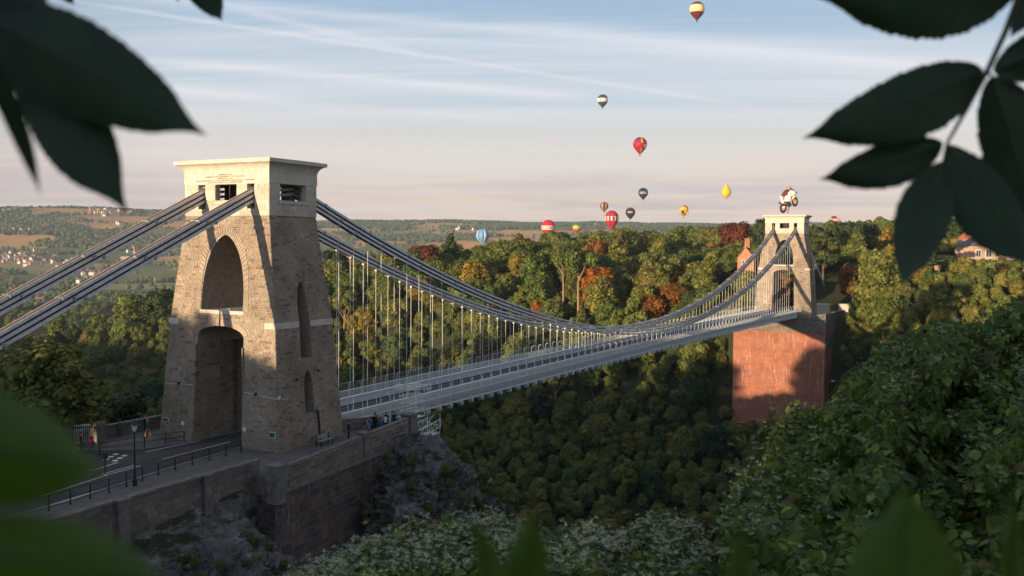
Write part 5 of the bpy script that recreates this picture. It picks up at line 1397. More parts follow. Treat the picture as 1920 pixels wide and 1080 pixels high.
# broken pale trunk on the bank
p0, p1 = at(1764, 536, 290), at(1755, 498, 288)
T = thing('dead_tree', 'bare pale leaning tree trunk on the grassy bank', 'tree trunk', tuple(p0-np.array([0, 0, 2]))); org = T.location[:]
mb = MB(org); mb.tube([tuple(p0-np.array([0, 0, 6])), tuple((p0+p1)/2), tuple(p1)], [.95, .8, .6], 9); mb.build('trunk', m_barkl, T, smooth=True)
for px, py, D, r__, lab in ((1692, 535, 292, 2.2, 'clipped round green bush near the leaning trunk'), (1795, 545, 285, 2.3, 'dark round bush right of the leaning trunk'), (1880, 520, 290, 3.0, 'dark red bush in front of the pale house'), (1835, 530, 285, 2.6, 'long low hedge in front of the veranda')):
    q = at(px, py, D); T = thing('bush', lab, 'bush', (q[0], q[1], q[2]-r__*1.2), scale=1); T.scale = (r__*3.2, r__*3.2, r__*3.0); mk('leaves', KIND['copper' if 'red' in lab else 'dark0'][0], T, (0, 0, -.2))

# ------------------------------------------------------------------ railings, lamps and small things by the near tower
def railing(pts, label, name='railing'):
    T = thing(name, label, 'railing', (pts[0][0], pts[0][1], 0)); org = T.location[:]
    for (x, y) in pts:
        mb = MB(org); mb.tube([(x, y, 0), (x, y, .12), (x, y, .14), (x, y, 1.1)], [.085, .085, .05, .05], 7); mb.build('post', m_iron, T)
    for z in (1.07, .6):
        mb = MB(org); mb.tube([(x, y, z) for x, y in pts], .028, 6); mb.build('rail', m_iron, T)
railing([(-27.2, -6.9), (-25.35, -6.74), (-23.61, -6.64), (-21.76, -6.36), (-19.79, -5.9), (-17.85, -5.42), (-15.94, -5.06), (-13.92, -4.74), (-11.89, -4.55), (-9.83, -4.40), (-7.8, -4.32), (-5.91, -4.3)], 'long black iron railing along the kerb on the near side of the road')
railing([(-13.6, 6.9), (-13.12, 5.3), (-9.13, 4.3), (-7.15, 3.8), (-5.4, 3.3)], 'black iron railing on the far side of the road by the arch')
def lamp(x, y, H, label):
    T = thing('street_lamp', label, 'street lamp', (x, y, 0))
    mb = MB(); mb.lathe([(0, 0), (.17, 0), (.17, .5), (.11, .6), (.075, 1.2), (.055, H-.95), (.09, H-.9), (.05, H-.85), (.05, H-.75), (0, H-.75)], 10); mb.build('post', m_iron, T, smooth=False)
    mb = MB(); mb.lathe([(0, H-.76), (.13, H-.75), (.25, H-.28), (0, H-.28)], 6); la = mb.build('lantern', m_glass, T)
    mb = MB(); mb.lathe([(.29, H-.29), (.27, H-.22), (.12, H-.08), (.10, H-.02), (.03, H+.12), (0, H+.2)], 8); mb.build('lantern_cap', m_iron, T)
lamp(-19.25, -6.2, 4.95, 'black lamp post with a glass lantern beside the road railing')
q = at(68, 800, 92); lamp(q[0], q[1], q[2]+.35, 'street lamp half hidden by the blurred leaf at the left')
T = thing('bollard', 'black sign post standing on the traffic island', 'post', (-17.8, -1.1, 0)); mb = MB(); mb.tube([(0, 0, 0), (0, 0, 1.5)], .06, 7); mb.build('post', m_iron, T); mb = MB(); mb.box(-.08, .08, -.2, .2, 1.2, 1.75); mb.build('sign', m_iron, T)
# traffic island of pale paving
mb = MB(); mb.add([(-60, -1.5, .10), (-24, -.4, .10), (-18, 0.4, .10), (-17.2, 1.2, .10), (-18.5, 1.9, .10), (-60, 3, .10)], [(0, 1, 2, 3, 4, 5)]); mb.add([(-60, -1.5, -.1), (-24, -.4, -.1), (-18, 0.4, -.1), (-17.2, 1.2, -.1), (-18.5, 1.9, -.1), (-60, -1.5, .10), (-24, -.4, .10), (-18, 0.4, .10), (-17.2, 1.2, .10), (-18.5, 1.9, .10)], [(i, i+1, i+6, i+5) for i in range(4)]); mk('traffic_island', mb.mesh('traffic_island', m_kerb), kind='structure')
# gateway piers on the far pavement
for i, (x, y, lab) in enumerate(((-12.3, 11.2, 'stone gate pillar with a curved cap, the left of the pair'), (-9.6, 9.9, 'round topped stone gate pillar, the right of the pair'))):
    T = thing('gate_pillar', lab, 'gate pillar', (x, y, 0)); mb = MB(); mb.box(-.55, .55, -.55, .55, 0, 1.6); mb.build('body', m_coping, T)
    mb = MB(); mb.loft([[(x_, .62*cos(a), 1.6+.4*sin(a)) for a in np.linspace(0, pi, 8)] for x_ in (-.62, .62)]); mb.build('cap', m_coping, T)
T = thing('iron_gate', 'grey iron gate of upright bars between the stone pillars', 'gate', (-11.5, 10.8, 0)); T.rotation_euler.z = atan2(-1.3, 2.7)
for i in range(9):
    mb = MB(); mb.tube([(.1+i*.17, 0, .1), (.1+i*.17, 0, 1.9)], .022, 5); mb.build('bar', m_paint, T)
for z in (.2, 1.8):
    mb = MB(); mb.box(0, 1.6, -.03, .03, z-.03, z+.03); mb.build('rail', m_paint, T)
# bench against the side of the tower
T = thing('park_bench', 'grey wooden bench against the dark side of the near tower', 'bench', (.6, -8.45, 0)); T.rotation_euler.z = .06
for k in range(4):
    mb = MB(); mb.box(-1.0, 1.0, -.25+k*.13, -.15+k*.13, .43, .47); mb.build('seat_slat', m_wood, T)
for k in range(3):
    mb = MB(); mb.box(-1.0, 1.0, .28, .32, .58+k*.14, .68+k*.14); mb.build('back_slat', m_wood, T)
for x in (-.9, .9):
    for y in (-.2, .28):
        mb = MB(); mb.box(x-.04, x+.04, y-.04, y+.04, 0, .98 if y > 0 else .44); mb.build('leg', m_iron, T)
#PART7
# ------------------------------------------------------------------ hot-air balloons
def cmat(name, col): return MATS.get(name) or simple(name, col, .55, .3, .06, .05)
C_ = {'maroon': (.16, .012, .02), 'cream': (.85, .62, .30), 'navy': (.010, .025, .085), 'teal': (.02, .07, .12), 'white': (.78, .74, .68), 'red': (.55, .012, .015), 'crimson': (.40, .010, .03), 'yellow': (.75, .55, .03), 'gold': (.70, .42, .05), 'brown': (.09, .03, .02), 'black': (.02, .02, .022), 'orange': (.75, .25, .02), 'green': (.05, .35, .06), 'blue': (.05, .20, .50), 'purple': (.13, .03, .10), 'pink': (.75, .35, .3), 'tan': (.45, .27, .17), 'sky': (.15, .35, .60)}
def bm_(c): return cmat('balloon_'+c, C_[c])
def balloon(px, py, w, D, label, scheme, h=1.0, marks=None, name='hot_air_balloon', cat='hot-air balloon', yaw=0.0):
    R_ = w*D/FPX/2; ctr = at(px, py, D); T = thing(name, label, cat, tuple(ctr), YAW+pi+yaw)      # local +x faces the camera
    prof = [(0.0, 1.0), (.25, .965), (.5, .87), (.72, .70), (.88, .48), (.97, .22), (1.0, 0), (.975, -.22), (.90, -.45), (.77, -.68), (.60, -.90), (.43, -1.1), (.28, -1.27), (.17, -1.38)]
    cols, fn = scheme; n = 24; mb = MB(); pr2 = []
    for i in range(len(prof)-1):
        a, b = prof[i], prof[i+1]; pr2 += [a, ((a[0]+b[0])/2+(.006 if i < 12 else 0), (a[1]+b[1])/2)]
    pr2.append(prof[-1]); n2 = 48
    for r_, z in pr2:
        for k in range(n2):
            a = 2*pi*k/n2; bul = 1+.018*abs(sin(a*12)); mb.v.append((R_*r_*bul*cos(a), R_*r_*bul*sin(a), R_*z*h))
    for i in range(len(pr2)-1):
        for k in range(n2):
            mb.f.append((i*n2+k, i*n2+(k+1) % n2, (i+1)*n2+(k+1) % n2, (i+1)*n2+k)); zc_ = (pr2[i][1]+pr2[i+1][1])/2; mb.m.append(fn(zc_, k//2))
    mb.build('envelope', [bm_(c) for c in cols], T, smooth=True)
    zb = -1.38*R_*h; mb = MB()
    mb.lathe([(.17*R_, zb), (.145*R_, zb-.10*R_)], 16); mb.build('skirt', bm_(cols[0]), T)
    bz = zb-.36*R_; mb = MB(); s = .085*R_; mb.loft([[(-s*.9, -s*.9, bz), (s*.9, -s*.9, bz), (s*.9, s*.9, bz), (-s*.9, s*.9, bz)], [(-s, -s, bz+.15*R_), (s, -s, bz+.15*R_), (s, s, bz+.15*R_), (-s, s, bz+.15*R_)]]); mb.build('basket', m_bark, T)
    for (sx, sy) in ((1, 1), (1, -1), (-1, 1), (-1, -1)):
        mb = MB(); mb.tube([(sx*s, sy*s, bz+.14*R_), (sx*.14*R_, sy*.14*R_*.6, zb-.08*R_)], .008*R_, 4); mb.build('rope', m_iron, T)
    if marks:
        mc, z0, z1, blocks = marks; mb = MB()
        for (a0, a1, u0, u1) in blocks:       # small blocks following the curve of the envelope
            vs = []
            for (a, z) in ((a0, z0+(z1-z0)*u0), (a1, z0+(z1-z0)*u0), (a1, z0+(z1-z0)*u1), (a0, z0+(z1-z0)*u1)):
                rr = float(np.interp(-z, [-q[1] for q in prof], [q[0] for q in prof]))*1.035*R_; vs.append((rr*cos(a), rr*sin(a), R_*z*h))
            mb.add(vs, [(0, 1, 2, 3)])
        mb.build('lettering', bm_(mc), T, kind='stuff')
    return T
def word(seed, a0, a1, n):
    r = random.Random(seed); out = []
    for i in range(n):
        s = a0+(a1-a0)*i/n; w_ = (a1-a0)/n*.72
        out.append((s, s+w_*.35, 0, 1)); out.append((s, s+w_, r.choice([0, .4, .8]), r.choice([.2, .6, 1]) if False else 1) if r.random() < .3 else (s, s+w_, .8, 1))
        if r.random() < .6: out.append((s, s+w_, 0, .2))
        if r.random() < .5: out.append((s+w_*.65, s+w_, 0, 1))
    return out
b3 = lambda lo, hi: (lambda z, k: 1 if lo < z < hi else 0)
balloon(1307, 17, 28, 1140, 'maroon balloon with a broad cream band, highest in the sky', (['maroon', 'cream'], b3(-.45, .5)), marks=('maroon', -.28, .25, [(.35, .75, 0, 1), (-.85, -.4, 0, 1)]))
balloon(1130, 187, 20, 1500, 'navy balloon with a white band, high in the middle of the sky', (['teal', 'white'], b3(-.5, .22)), marks=('maroon', -.35, .08, [(-.0, .5, 0, 1)]+word(3, -.75, -.1, 3)))
balloon(1200, 270, 26, 1250, 'red balloon with purple and gold gores and a small white mark', (['crimson', 'gold', 'purple', 'white'], lambda z, k: (1 if k % 6 == 1 else 2 if k % 3 else 0) if z > .12 else (3 if (k in (3, 4) and -.6 < z < -.1) else (1 if (k == 1 and z < -.7) else 0))), yaw=-.2)
balloon(1206, 361, 18, 1650, 'dark blue balloon with white lettering above the cluster', (['navy'], lambda z, k: 0), marks=('white', -.3, .1, word(7, -.9, .9, 6)))
balloon(1133, 386, 15.5, 2000, 'small brown and gold striped balloon left of the cluster', (['brown', 'gold', 'purple'], lambda z, k: (1 if k % 4 == 1 else 2 if k % 4 == 3 else 0)))
balloon(1147, 409, 26, 1300, 'red balloon with a pale band and a long pointed base', (['red', 'white', 'purple'], lambda z, k: (1 if -.38 < z < .22 and k % 2 else (2 if k % 4 == 2 else 0))), h=1.12, marks=('maroon', -.25, .1, [(.0, .35, 0, 1)]+word(5, -.9, -.2, 4)))
balloon(1182, 398, 18, 1700, 'black balloon with small white lettering', (['black', 'brown'], lambda z, k: 1 if z > .55 else 0), marks=('white', -.15, .15, word(11, -.7, .4, 5)))
balloon(1028, 425, 26, 1350, 'bright red balloon with a white lettered band, low at the left', (['red', 'white', 'crimson'], lambda z, k: 1 if -.42 < z < .12 else (2 if k % 4 == 0 else 0)), marks=('crimson', -.32, .02, word(9, -1.2, 1.2, 9)))
balloon(1081, 427, 14, 2200, 'small rainbow banded balloon beside the red one', (['red', 'orange', 'yellow', 'green', 'blue'], lambda z, k: 3 if z > .5 else 2 if z > -.1 else 1 if z > -.6 else 0))
balloon(1160, 440, 12, 2300, 'tiny red balloon rising behind the trees', (['red'], lambda z, k: 0))
balloon(905, 441, 24, 1500, 'pale blue striped balloon just showing above the wood', (['sky', 'blue', 'white'], lambda z, k: 1 if k % 3 == 0 else (2 if k % 6 == 1 else 0)))
balloon(1142, 442, 8, 2600, 'tiny crimson balloon low on the horizon', (['crimson'], lambda z, k: 0))
# pear shaped yellow balloon
def special_pear():
    D = 1500; T = thing('hot_air_balloon', 'yellow pear shaped balloon pointed at top and base', 'hot-air balloon', tuple(at(1362, 357, D)), YAW+pi)
    k = D/FPX; mb = MB(); prof = [(0, 15), (1.2, 13.2), (2.6, 10), (4.4, 6.5), (6.6, 3.2), (8.4, 0), (9.1, -3), (8.6, -6), (7, -9), (4.8, -11.5), (2.6, -13.5), (1.3, -14.6)]
    mb.lathe([(r_*k, z*k) for r_, z in prof], 24, mif=lambda i, q: 1 if q % 6 == 0 else 0); mb.build('envelope', [bm_('yellow'), bm_('gold')], T, smooth=True)
    mb = MB(); mb.box(-.7*k, .7*k, -.7*k, .7*k, -17*k, -15.6*k); mb.build('basket', m_bark, T)
    mb = MB(); mb.tube([(0, 0, 15*k), (0, .6*k, 16.4*k)], .3*k, 6); mb.build('stalk', bm_('brown'), T)
special_pear()
# yellow and black animal shaped balloon
def special_animal():
    D = 1500; T = thing('hot_air_balloon', 'yellow balloon patched with brown, with a bulging round face', 'hot-air balloon', tuple(at(1282, 394, D)), YAW+pi); k = D/FPX
    mb = MB(); mb.lathe([(r_*k, z*k) for r_, z in [(0, 9), (3.5, 8.3), (6.6, 6), (8.4, 2.5), (8.6, -.5), (7.4, -4), (5, -7.5), (2.2, -10.5), (1.3, -11.4)]], 24, mif=lambda i, q: 1 if ((q//3+i//2) % 3 == 0) else 0)
    mb.build('envelope', [bm_('gold'), bm_('brown')], T, smooth=True)
    mb = MB(); mb.ell((3*k, 6.2*k, -4.2*k), (2.6*k, 2.6*k, 3.2*k)); mb.build('head', bm_('gold'), T, smooth=True)
    for s in (-1, 1):
        mb = MB(); mb.ell((1*k, (4.5+2.2*s)*k, 6.3*k-s*1.2*k), (1.2*k, 1.4*k, 2*k)); mb.build('ear', bm_('brown'), T, smooth=True)
    mb = MB(); mb.ell((4.5*k, 7.6*k, -7*k), (1.1*k, 1.0*k, 2.2*k)); mb.build('snout', bm_('pink'), T, smooth=True)
    mb = MB(); mb.box(-.7*k, .7*k, -.7*k, .7*k, -14.6*k, -13*k); mb.build('basket', m_bark, T)
    for s in (-1, 1):
        mb = MB(); mb.tube([(0, s*.6*k, -13.1*k), (0, s*1.1*k, -11.3*k)], .1*k, 4); mb.build('rope', m_iron, T)
special_animal()
# purple and pink shape half hidden by the wood on the right
D = 900; T = thing('hot_air_balloon', 'pink and purple balloon mostly hidden behind the trees on the right', 'hot-air balloon', tuple(at(1566, 418, D)), YAW+pi); k = D/FPX
mb = MB(); mb.ell((0, 0, 0), (9*k, 12*k, 10*k), 16, 9); mb.build('envelope', bm_('pink'), T, smooth=True); mb = MB(); mb.ell((2*k, -3*k, 10*k), (3*k, 5.5*k, 3*k)); mb.build('crest', bm_('purple'), T, smooth=True); mb = MB(); mb.box(-k, k, -k, k, -16*k, -13*k); mb.build('basket', m_bark, T)
balloon(1916, 405, 30, 1300, 'orange balloon glimpsed between the leaves at the right edge', (['orange', 'pink'], lambda z, k: k % 2))

# motorcycle-with-rider shaped balloon above the far tower
def moto():
    D = 900.0; k = D/FPX; o = at(1478, 374, D); T = thing('motorcycle_balloon', 'white motorcycle shaped balloon with a helmeted rider, above the distant tower', 'hot-air balloon', tuple(o)); org = tuple(o)
    depth = np.array([_f[0], _f[1], 0]); depth /= np.linalg.norm(depth); right = np.array([depth[1], -depth[0], 0])
    def P(px, py, d=0): return tuple(np.array(o)+right*(px-1478)*k+np.array([0, 0, 1])*(374-py)*k+depth*d*k)
    def shape(name, outline, w, mat, parent=T, taper=.65):
        mb = MB(org); cx_ = sum(p[0] for p in outline)/len(outline); cy_ = sum(p[1] for p in outline)/len(outline); rings = []
        for (dd, s) in ((-w, taper*.7), (-w*.8, taper+.1), (-w*.4, .97), (0, 1), (w*.4, .97), (w*.8, taper+.1), (w, taper*.7)): rings.append([P(cx_+(x-cx_)*s, cy_+(y-cy_)*s, dd) for x, y in outline])
        mb.loft(rings); return mb.build(name, mat, parent, smooth=True)
    def wheel(cx_, cy_, rx, ry, w, name):
        mb = MB(org); n, m = 26, 8
        for i in range(n):
            a = 2*pi*i/n
            for j in range(m):
                b = 2*pi*j/m; q = 1-.27+.27*cos(b); mb.v.append(tuple(np.array(P(cx_+rx*q*cos(a), cy_+ry*q*sin(a), w*sin(b)))-0))
        for i in range(n):
            for j in range(m): mb.f.append((i*m+j, ((i+1) % n)*m+j, ((i+1) % n)*m+(j+1) % m, i*m+(j+1) % m)); mb.m.append(0)
        wh = mb.build(name, bm_('black'), T, smooth=True)
        mb = MB(org); mb.add([P(cx_+rx*.45*cos(2*pi*i/20), cy_+ry*.45*sin(2*pi*i/20), -w*.5) for i in range(20)]+[P(cx_+rx*.45*cos(2*pi*i/20), cy_+ry*.45*sin(2*pi*i/20), w*.5) for i in range(20)], [tuple(range(20)), tuple(range(20, 40))[::-1]]+[(i, (i+1) % 20, 20+(i+1) % 20, 20+i) for i in range(20)]); mb.build('rim', bm_('tan'), wh)
    wheel(1468.6, 390.5, 6.6, 9.3, 2.6, 'rear_wheel'); wheel(1490.5, 378, 6.0, 9.6, 2.6, 'front_wheel')
    shape('fairing', [(1475, 361), (1480, 356), (1487, 356.5), (1492, 359), (1493.5, 363), (1490, 367), (1484, 368), (1482, 373), (1482, 381), (1476, 382), (1469.5, 382), (1469, 374), (1471, 368)], 5.5, bm_('white'))
    shape('tail', [(1462, 368), (1467, 367), (1471, 376), (1470, 383), (1465, 381), (1464, 375)], 4, bm_('white'))
    shape('exhaust', [(1460, 380), (1462, 378), (1465, 380), (1464.5, 383), (1461, 383)], 2.5, bm_('purple'))
    shape('engine', [(1471, 382), (1482, 380), (1485, 384), (1479, 390), (1474, 388)], 4, bm_('black'))
    shape('swing_arm', [(1466, 388), (1476, 384), (1477, 386), (1467, 391.5)], 2, bm_('white'))
    shape('front_fork', [(1482, 368), (1486, 369), (1490, 378), (1487.5, 380)], 2.5, bm_('tan'))
    shape('mudguard', [(1483, 371), (1488, 367), (1493, 368.5), (1489, 371), (1486, 375)], 3, bm_('white'))
    shape('vent_panel', [(1470, 378), (1478.5, 378), (1478.5, 381), (1470, 381)], 5.7, bm_('black'), taper=.98)
    shape('stripe', [(1471.5, 363.5), (1475.5, 362), (1476, 365), (1473, 367)], 5.9, bm_('crimson'), taper=.98)
    shape('windscreen', [(1479, 356.5), (1482, 353.5), (1486, 354.5), (1490, 357.5), (1484, 357)], 4, bm_('teal'))
    shape('headlight', [(1490, 358.5), (1493.5, 360), (1493.8, 363), (1491.5, 363)], 3.4, bm_('black'))
    shape('rider_body', [(1465, 365), (1469, 359), (1474, 355), (1480, 355), (1481, 358), (1476, 362), (1471, 369), (1466, 370)], 4.6, bm_('brown'))
    shape('rider_leg', [(1464.5, 368), (1468, 367), (1470.5, 374), (1468, 377), (1465.5, 374)], 4.8, bm_('tan'))
    mb = MB(org); mb.ell(P(1479.3, 353.2), (4.4*k, 4.4*k, 4.2*k), 14, 9); hl = mb.build('helmet', bm_('tan'), T, smooth=True)
    shape('visor', [(1476.5, 354), (1482.5, 352.5), (1483.2, 355), (1478, 356)], 4.4, bm_('black'), hl)
    mb = MB(org); mb.loft([[tuple(np.array(P(1477.5, py))+right*cos(a)*r_*k+depth*sin(a)*r_*k) for a in np.linspace(0, 2*pi, 12, endpoint=False)] for py, r_ in ((387, 3.6), (391, 3.0), (395.5, 1.7))]); mb.build('mouth', bm_('tan'), T, smooth=True)
    mb = MB(org); q = P(1477.8, 398); s = 1.3*k; mb.box(q[0]-s, q[0]+s, q[1]-s, q[1]+s, q[2]-s*.9, q[2]+s*.6); mb.build('basket', m_bark, T)
moto()

# ------------------------------------------------------------------ people
m_skin = simple('skin', (.48, .30, .22), .6, .3, .05, 5)
def cloth(n_, c): return MATS.get('cloth_'+n_) or simple('cloth_'+n_, c, .85, .1, .15, 12)
m_hair = {'brown': simple('hair_brown', (.05, .03, .02), .7, .2), 'blond': simple('hair_blond', (.35, .24, .12), .7, .2), 'grey': simple('hair_grey', (.3, .3, .3), .7, .2), 'red': simple('hat_red', (.35, .03, .04), .8, .1)}
def person(x, y, face, top, legs, label, H=1.72, pose='stand', hair='brown', hairn='hair', group=None, short=False, z=0.0):
    T = thing('person', label, 'person', (x, y, z), face, group); s = H/1.75
    J = {'pel': (0, 0, .96, .135), 'sp': (0, 0, 1.15, .125), 'ch': (.01, 0, 1.36, .145), 'nk': (.01, 0, 1.50, .058), 'hd': (.03, 0, 1.60, .085), 'ht': (.02, 0, 1.70, .075)}
    E = [('pel', 'sp'), ('sp', 'ch'), ('ch', 'nk'), ('nk', 'hd'), ('hd', 'ht')]
    lean = {'lean': .28, 'walk': .04}.get(pose, 0)
    for sd_, q in (('l', 1), ('r', -1)):
        st_ = .22*q if pose == 'walk' else 0
        J['hip'+sd_] = (0, .10*q, .90, .10); J['kn'+sd_] = (st_*.6+.03, .11*q, .50, .065); J['an'+sd_] = (st_-.02 if pose == 'walk' else -.01, .115*q, .09, .045); J['to'+sd_] = (st_+.16, .12*q, .035, .036)
        J['sh'+sd_] = (0, .18*q, 1.40, .062)
        if pose == 'lean': J['el'+sd_] = (.22, .26*q, 1.18, .044); J['wr'+sd_] = (.42, .16*q, 1.10, .033); J['ha'+sd_] = (.50, .12*q, 1.10, .036)
        elif pose == 'phone': J['el'+sd_] = (.16, .24*q, 1.20, .044); J['wr'+sd_] = (.32, .08*q, 1.42, .033); J['ha'+sd_] = (.36, .05*q, 1.47, .036)
        else: J['el'+sd_] = (-.02-st_*.3, .24*q, 1.12, .044); J['wr'+sd_] = (.06-st_*.9, .25*q, .88, .033); J['ha'+sd_] = (.09-st_, .24*q, .79, .036)
        E += [('pel', 'hip'+sd_), ('hip'+sd_, 'kn'+sd_), ('kn'+sd_, 'an'+sd_), ('an'+sd_, 'to'+sd_), ('ch', 'sh'+sd_), ('sh'+sd_, 'el'+sd_), ('el'+sd_, 'wr'+sd_), ('wr'+sd_, 'ha'+sd_)]
    keys = list(J); me = bpy.data.meshes.new('body'); pts = []
    for q in keys:
        a, b, c, r_ = J[q]; pts.append(((a+lean*max(0, c-.9))*s, b*s, c*s))
    me.from_pydata(pts, [(keys.index(a), keys.index(b)) for a, b in E], [])
    o = mk('body', me, T); sk = o.modifiers.new('s', 'SKIN'); sl = me.skin_vertices[0].data
    for i, q in enumerate(keys):
        r_ = J[q][3]*s; sl[i].radius = (r_, r_*(1.25 if q in ('ch', 'sp', 'pel') else 1)); sl[i].use_root = q == 'pel'
    o.modifiers.new('u', 'SUBSURF').levels = 1
    bpy.context.view_layer.update(); m2 = bpy.data.meshes.new_from_object(o.evaluated_get(bpy.context.evaluated_depsgraph_get())); o.modifiers.clear(); o.data = m2; bpy.data.meshes.remove(me); m2.name = 'body'
    for m_ in (m_skin, cloth(*top), cloth(*legs), m_iron): m2.materials.append(m_)
    for p in m2.polygons:
        c = p.center/s; z_ = c.z; side = abs(c.y)
        i = 0
        if z_ < .085: i = 3
        elif z_ < .94 and side < .205: i = 2
        elif z_ < 1.475 and not (side > .22 and z_ < .90) and not (pose in ('lean', 'phone') and c.x-lean*.3 > .34): i = 1
        if short and .085 < z_ < .48: i = 0
        p.material_index = i; p.use_smooth = True
    mb = MB(); hx = (.02+lean*.72)*s; mb.ell((hx-.015*s, 0, 1.675*s), (.105*s, .092*s, .10*s), 10, 7); mb.build(hairn, m_hair[hair], T, smooth=True)
    return T
BL, BK, NV, GR, RD, PK, TL, WH, DK, TN = ('blue', (.04, .10, .26)), ('black', (.015, .015, .018)), ('navy', (.02, .03, .07)), ('grey', (.18, .18, .19)), ('red', (.55, .05, .03)), ('pink', (.60, .06, .32)), ('teal', (.03, .16, .19)), ('white', (.6, .6, .58)), ('dark', (.03, .03, .035)), ('tan', (.30, .22, .14))
person(3.9, -8.6, -1.2, BK, DK, 'person in a black coat standing at the terrace wall nearest the tower', pose='stand')
person(5.2, -10.1, 2.0, GR, BL, 'fair haired person in grey leaning on the terrace wall', pose='lean', hair='blond')
person(6.6, -9.2, .4, BL, NV, 'person in a bright blue jacket watching from the terrace', pose='phone')
person(7.3, -9.9, .2, BL, BK, 'shorter person in a blue jacket at the parapet', 1.6, pose='lean', hair='blond')
person(8.0, -8.6, .5, BK, BK, 'tall person in black at the back of the terrace group', 1.85)
person(8.9, -9.3, .9, WH, DK, 'person in a pale top in the middle of the terrace group', 1.68, pose='phone')
person(9.7, -8.8, .4, DK, NV, 'person in dark clothes beside the pale topped one', 1.75)
person(10.4, -9.3, .3, NV, DK, 'person in a navy coat near the end of the terrace', 1.72, pose='phone')
person(10.9, -8.7, 2.4, TN, BL, 'person in a tan jacket at the very end of the terrace', 1.7)
person(9.1, -8.0, .6, GR, BK, 'person in a grey coat standing behind the others on the terrace', 1.78)
person(-5.3, 8.2, pi*.55, TL, TN, 'walker in a teal jacket and shorts heading behind the near tower', 1.78, pose='walk', hair='grey', short=True)
person(-4.3, 9.6, pi*.5, BK, BK, 'person in black walking ahead of the teal jacketed walker', 1.82, hair='grey')
person(-13.0, 7.9, -.3, BK, DK, 'adult in black with a red hat by the stone gateway', 1.75, hair='red', hairn='hat')
person(-12.2, 7.7, 1.0, PK, PK, 'small child in a pink coat beside the railing', 1.1, hair='brown')
person(-11.5, 8.4, .8, RD, DK, 'child in a bright red coat in front of the gate pillar', 1.35)
person(-6.4, 10.9, 0, TL, TL, 'person in teal leaning over the far wall', 1.6, pose='lean')

# ------------------------------------------------------------------ foreground leaves on hanging sprigs
t = NT('near_leaf'); p = t.pos(obj=False); nz = t.noise(p, 30, 5, .6); nz2 = t.noise(p, 160, 4, .6)
c = t.mix(t.ramp(nz, [(.3, 0), (.7, 1)]), (.044, .088, .007), (.072, .130, .009))
m_nleaf = t.bsdf(c, .45, .3, bump=nz2, bstr=.25, bdist=.0006, trans=.13, tcol=(.075, .15, .010))
t = NT('shaded_leaf'); c = t.mix(t.ramp(t.noise(t.pos(), 30, 5, .6), [(.3, 0), (.7, 1)]), (.015, .034, .020), (.030, .054, .026))  # same kind of leaf as near_leaf, backlit darkness put into the colour
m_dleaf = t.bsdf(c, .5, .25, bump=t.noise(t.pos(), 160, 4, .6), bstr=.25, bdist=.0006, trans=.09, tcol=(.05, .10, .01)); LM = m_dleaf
m_nstem = simple('green_stem', (.045, .05, .025), .6, .3, .2, 40)
t = NT('near_leaf_vein'); m_vein = t.bsdf((.05, .075, .03), .5, .3)
def leaf(T, base, tip, wl, wr, D0, D1, bend=0.0, teeth=24, tooth=.05, fold=.10, curl=.0, name='leaf', peak=.42, org=(0, 0, 0)):
    b = np.array(base, float); q = np.array(tip, float); d = q-b; Ln = np.linalg.norm(d); d /= Ln; n = np.array([d[1], -d[0]]); nu, nv = 56, 5; mb = MB(org); cols = 2*nv+1
    for i in range(nu+1):
        t_ = i/nu; a = np.log(.5)/np.log(peak); pr_ = sin(pi*t_**a)**.82 if 0 < t_ < 1 else 0
        pr_ = pr_*(1.08-.12*t_)*(1-sstep(t_, .78, 1.02)*.72) ; sa = 1+tooth*(2*((t_*teeth) % 1)-1)*(1 if .08 < t_ < .97 else 0)
        c_ = b+d*Ln*t_+n*bend*Ln*sin(pi*t_); D = D0+(D1-D0)*t_
        for j in range(-nv, nv+1):
            u = j/nv; w_ = (wl if u > 0 else wr)*pr_*abs(u)*(sa if abs(j) == nv else 1); pp = c_+n*w_*np.sign(u)
            px_m = D/FPX; dep = D+abs(u)**1.3*pr_*fold*(wl+wr)*px_m+curl*t_*t_*D+.012*D*sin(7*t_+u*2)*abs(u)*.3
            mb.v.append(tuple(at(pp[0], pp[1], dep)))
    for i in range(nu):
        for j in range(cols-1): mb.f.append((i*cols+j, i*cols+j+1, (i+1)*cols+j+1, (i+1)*cols+j)); mb.m.append(0)
    lf = mb.build(name, [LM], T, smooth=True)
    mb = MB(org); pts = []
    for i in range(12):
        t_ = i/11*.95; c_ = b+d*Ln*t_+n*bend*Ln*sin(pi*t_); pts.append(tuple(at(c_[0], c_[1], D0+(D1-D0)*t_+curl*t_*t_*(D0+(D1-D0)*t_)-.0006)))
    mb.tube(pts, [.0013*(1-i/13) for i in range(12)], 5, cap=False); mb.build('midrib', m_vein, lf, smooth=True)
    return lf
def stem(T, pts, r, name='stem', org=(0, 0, 0)):
    mb = MB(org); mb.tube([tuple(at(*p)) for p in pts], r, 7); return mb.build(name, m_nstem, T, smooth=True)
def sprig(label, px, py, D):
    o = at(px, py, D); T = thing('leafy_sprig', label, 'leafy branch', tuple(o)); return T, tuple(o)
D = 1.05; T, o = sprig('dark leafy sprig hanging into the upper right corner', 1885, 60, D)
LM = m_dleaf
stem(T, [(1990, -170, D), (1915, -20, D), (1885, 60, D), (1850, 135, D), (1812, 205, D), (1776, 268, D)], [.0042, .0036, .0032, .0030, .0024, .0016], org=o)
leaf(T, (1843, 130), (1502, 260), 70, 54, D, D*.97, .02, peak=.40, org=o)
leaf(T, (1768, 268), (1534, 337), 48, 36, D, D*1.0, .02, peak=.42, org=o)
leaf(T, (1768, 302), (1690, 540), 54, 50, D, D*.9, -.02, peak=.45, org=o)
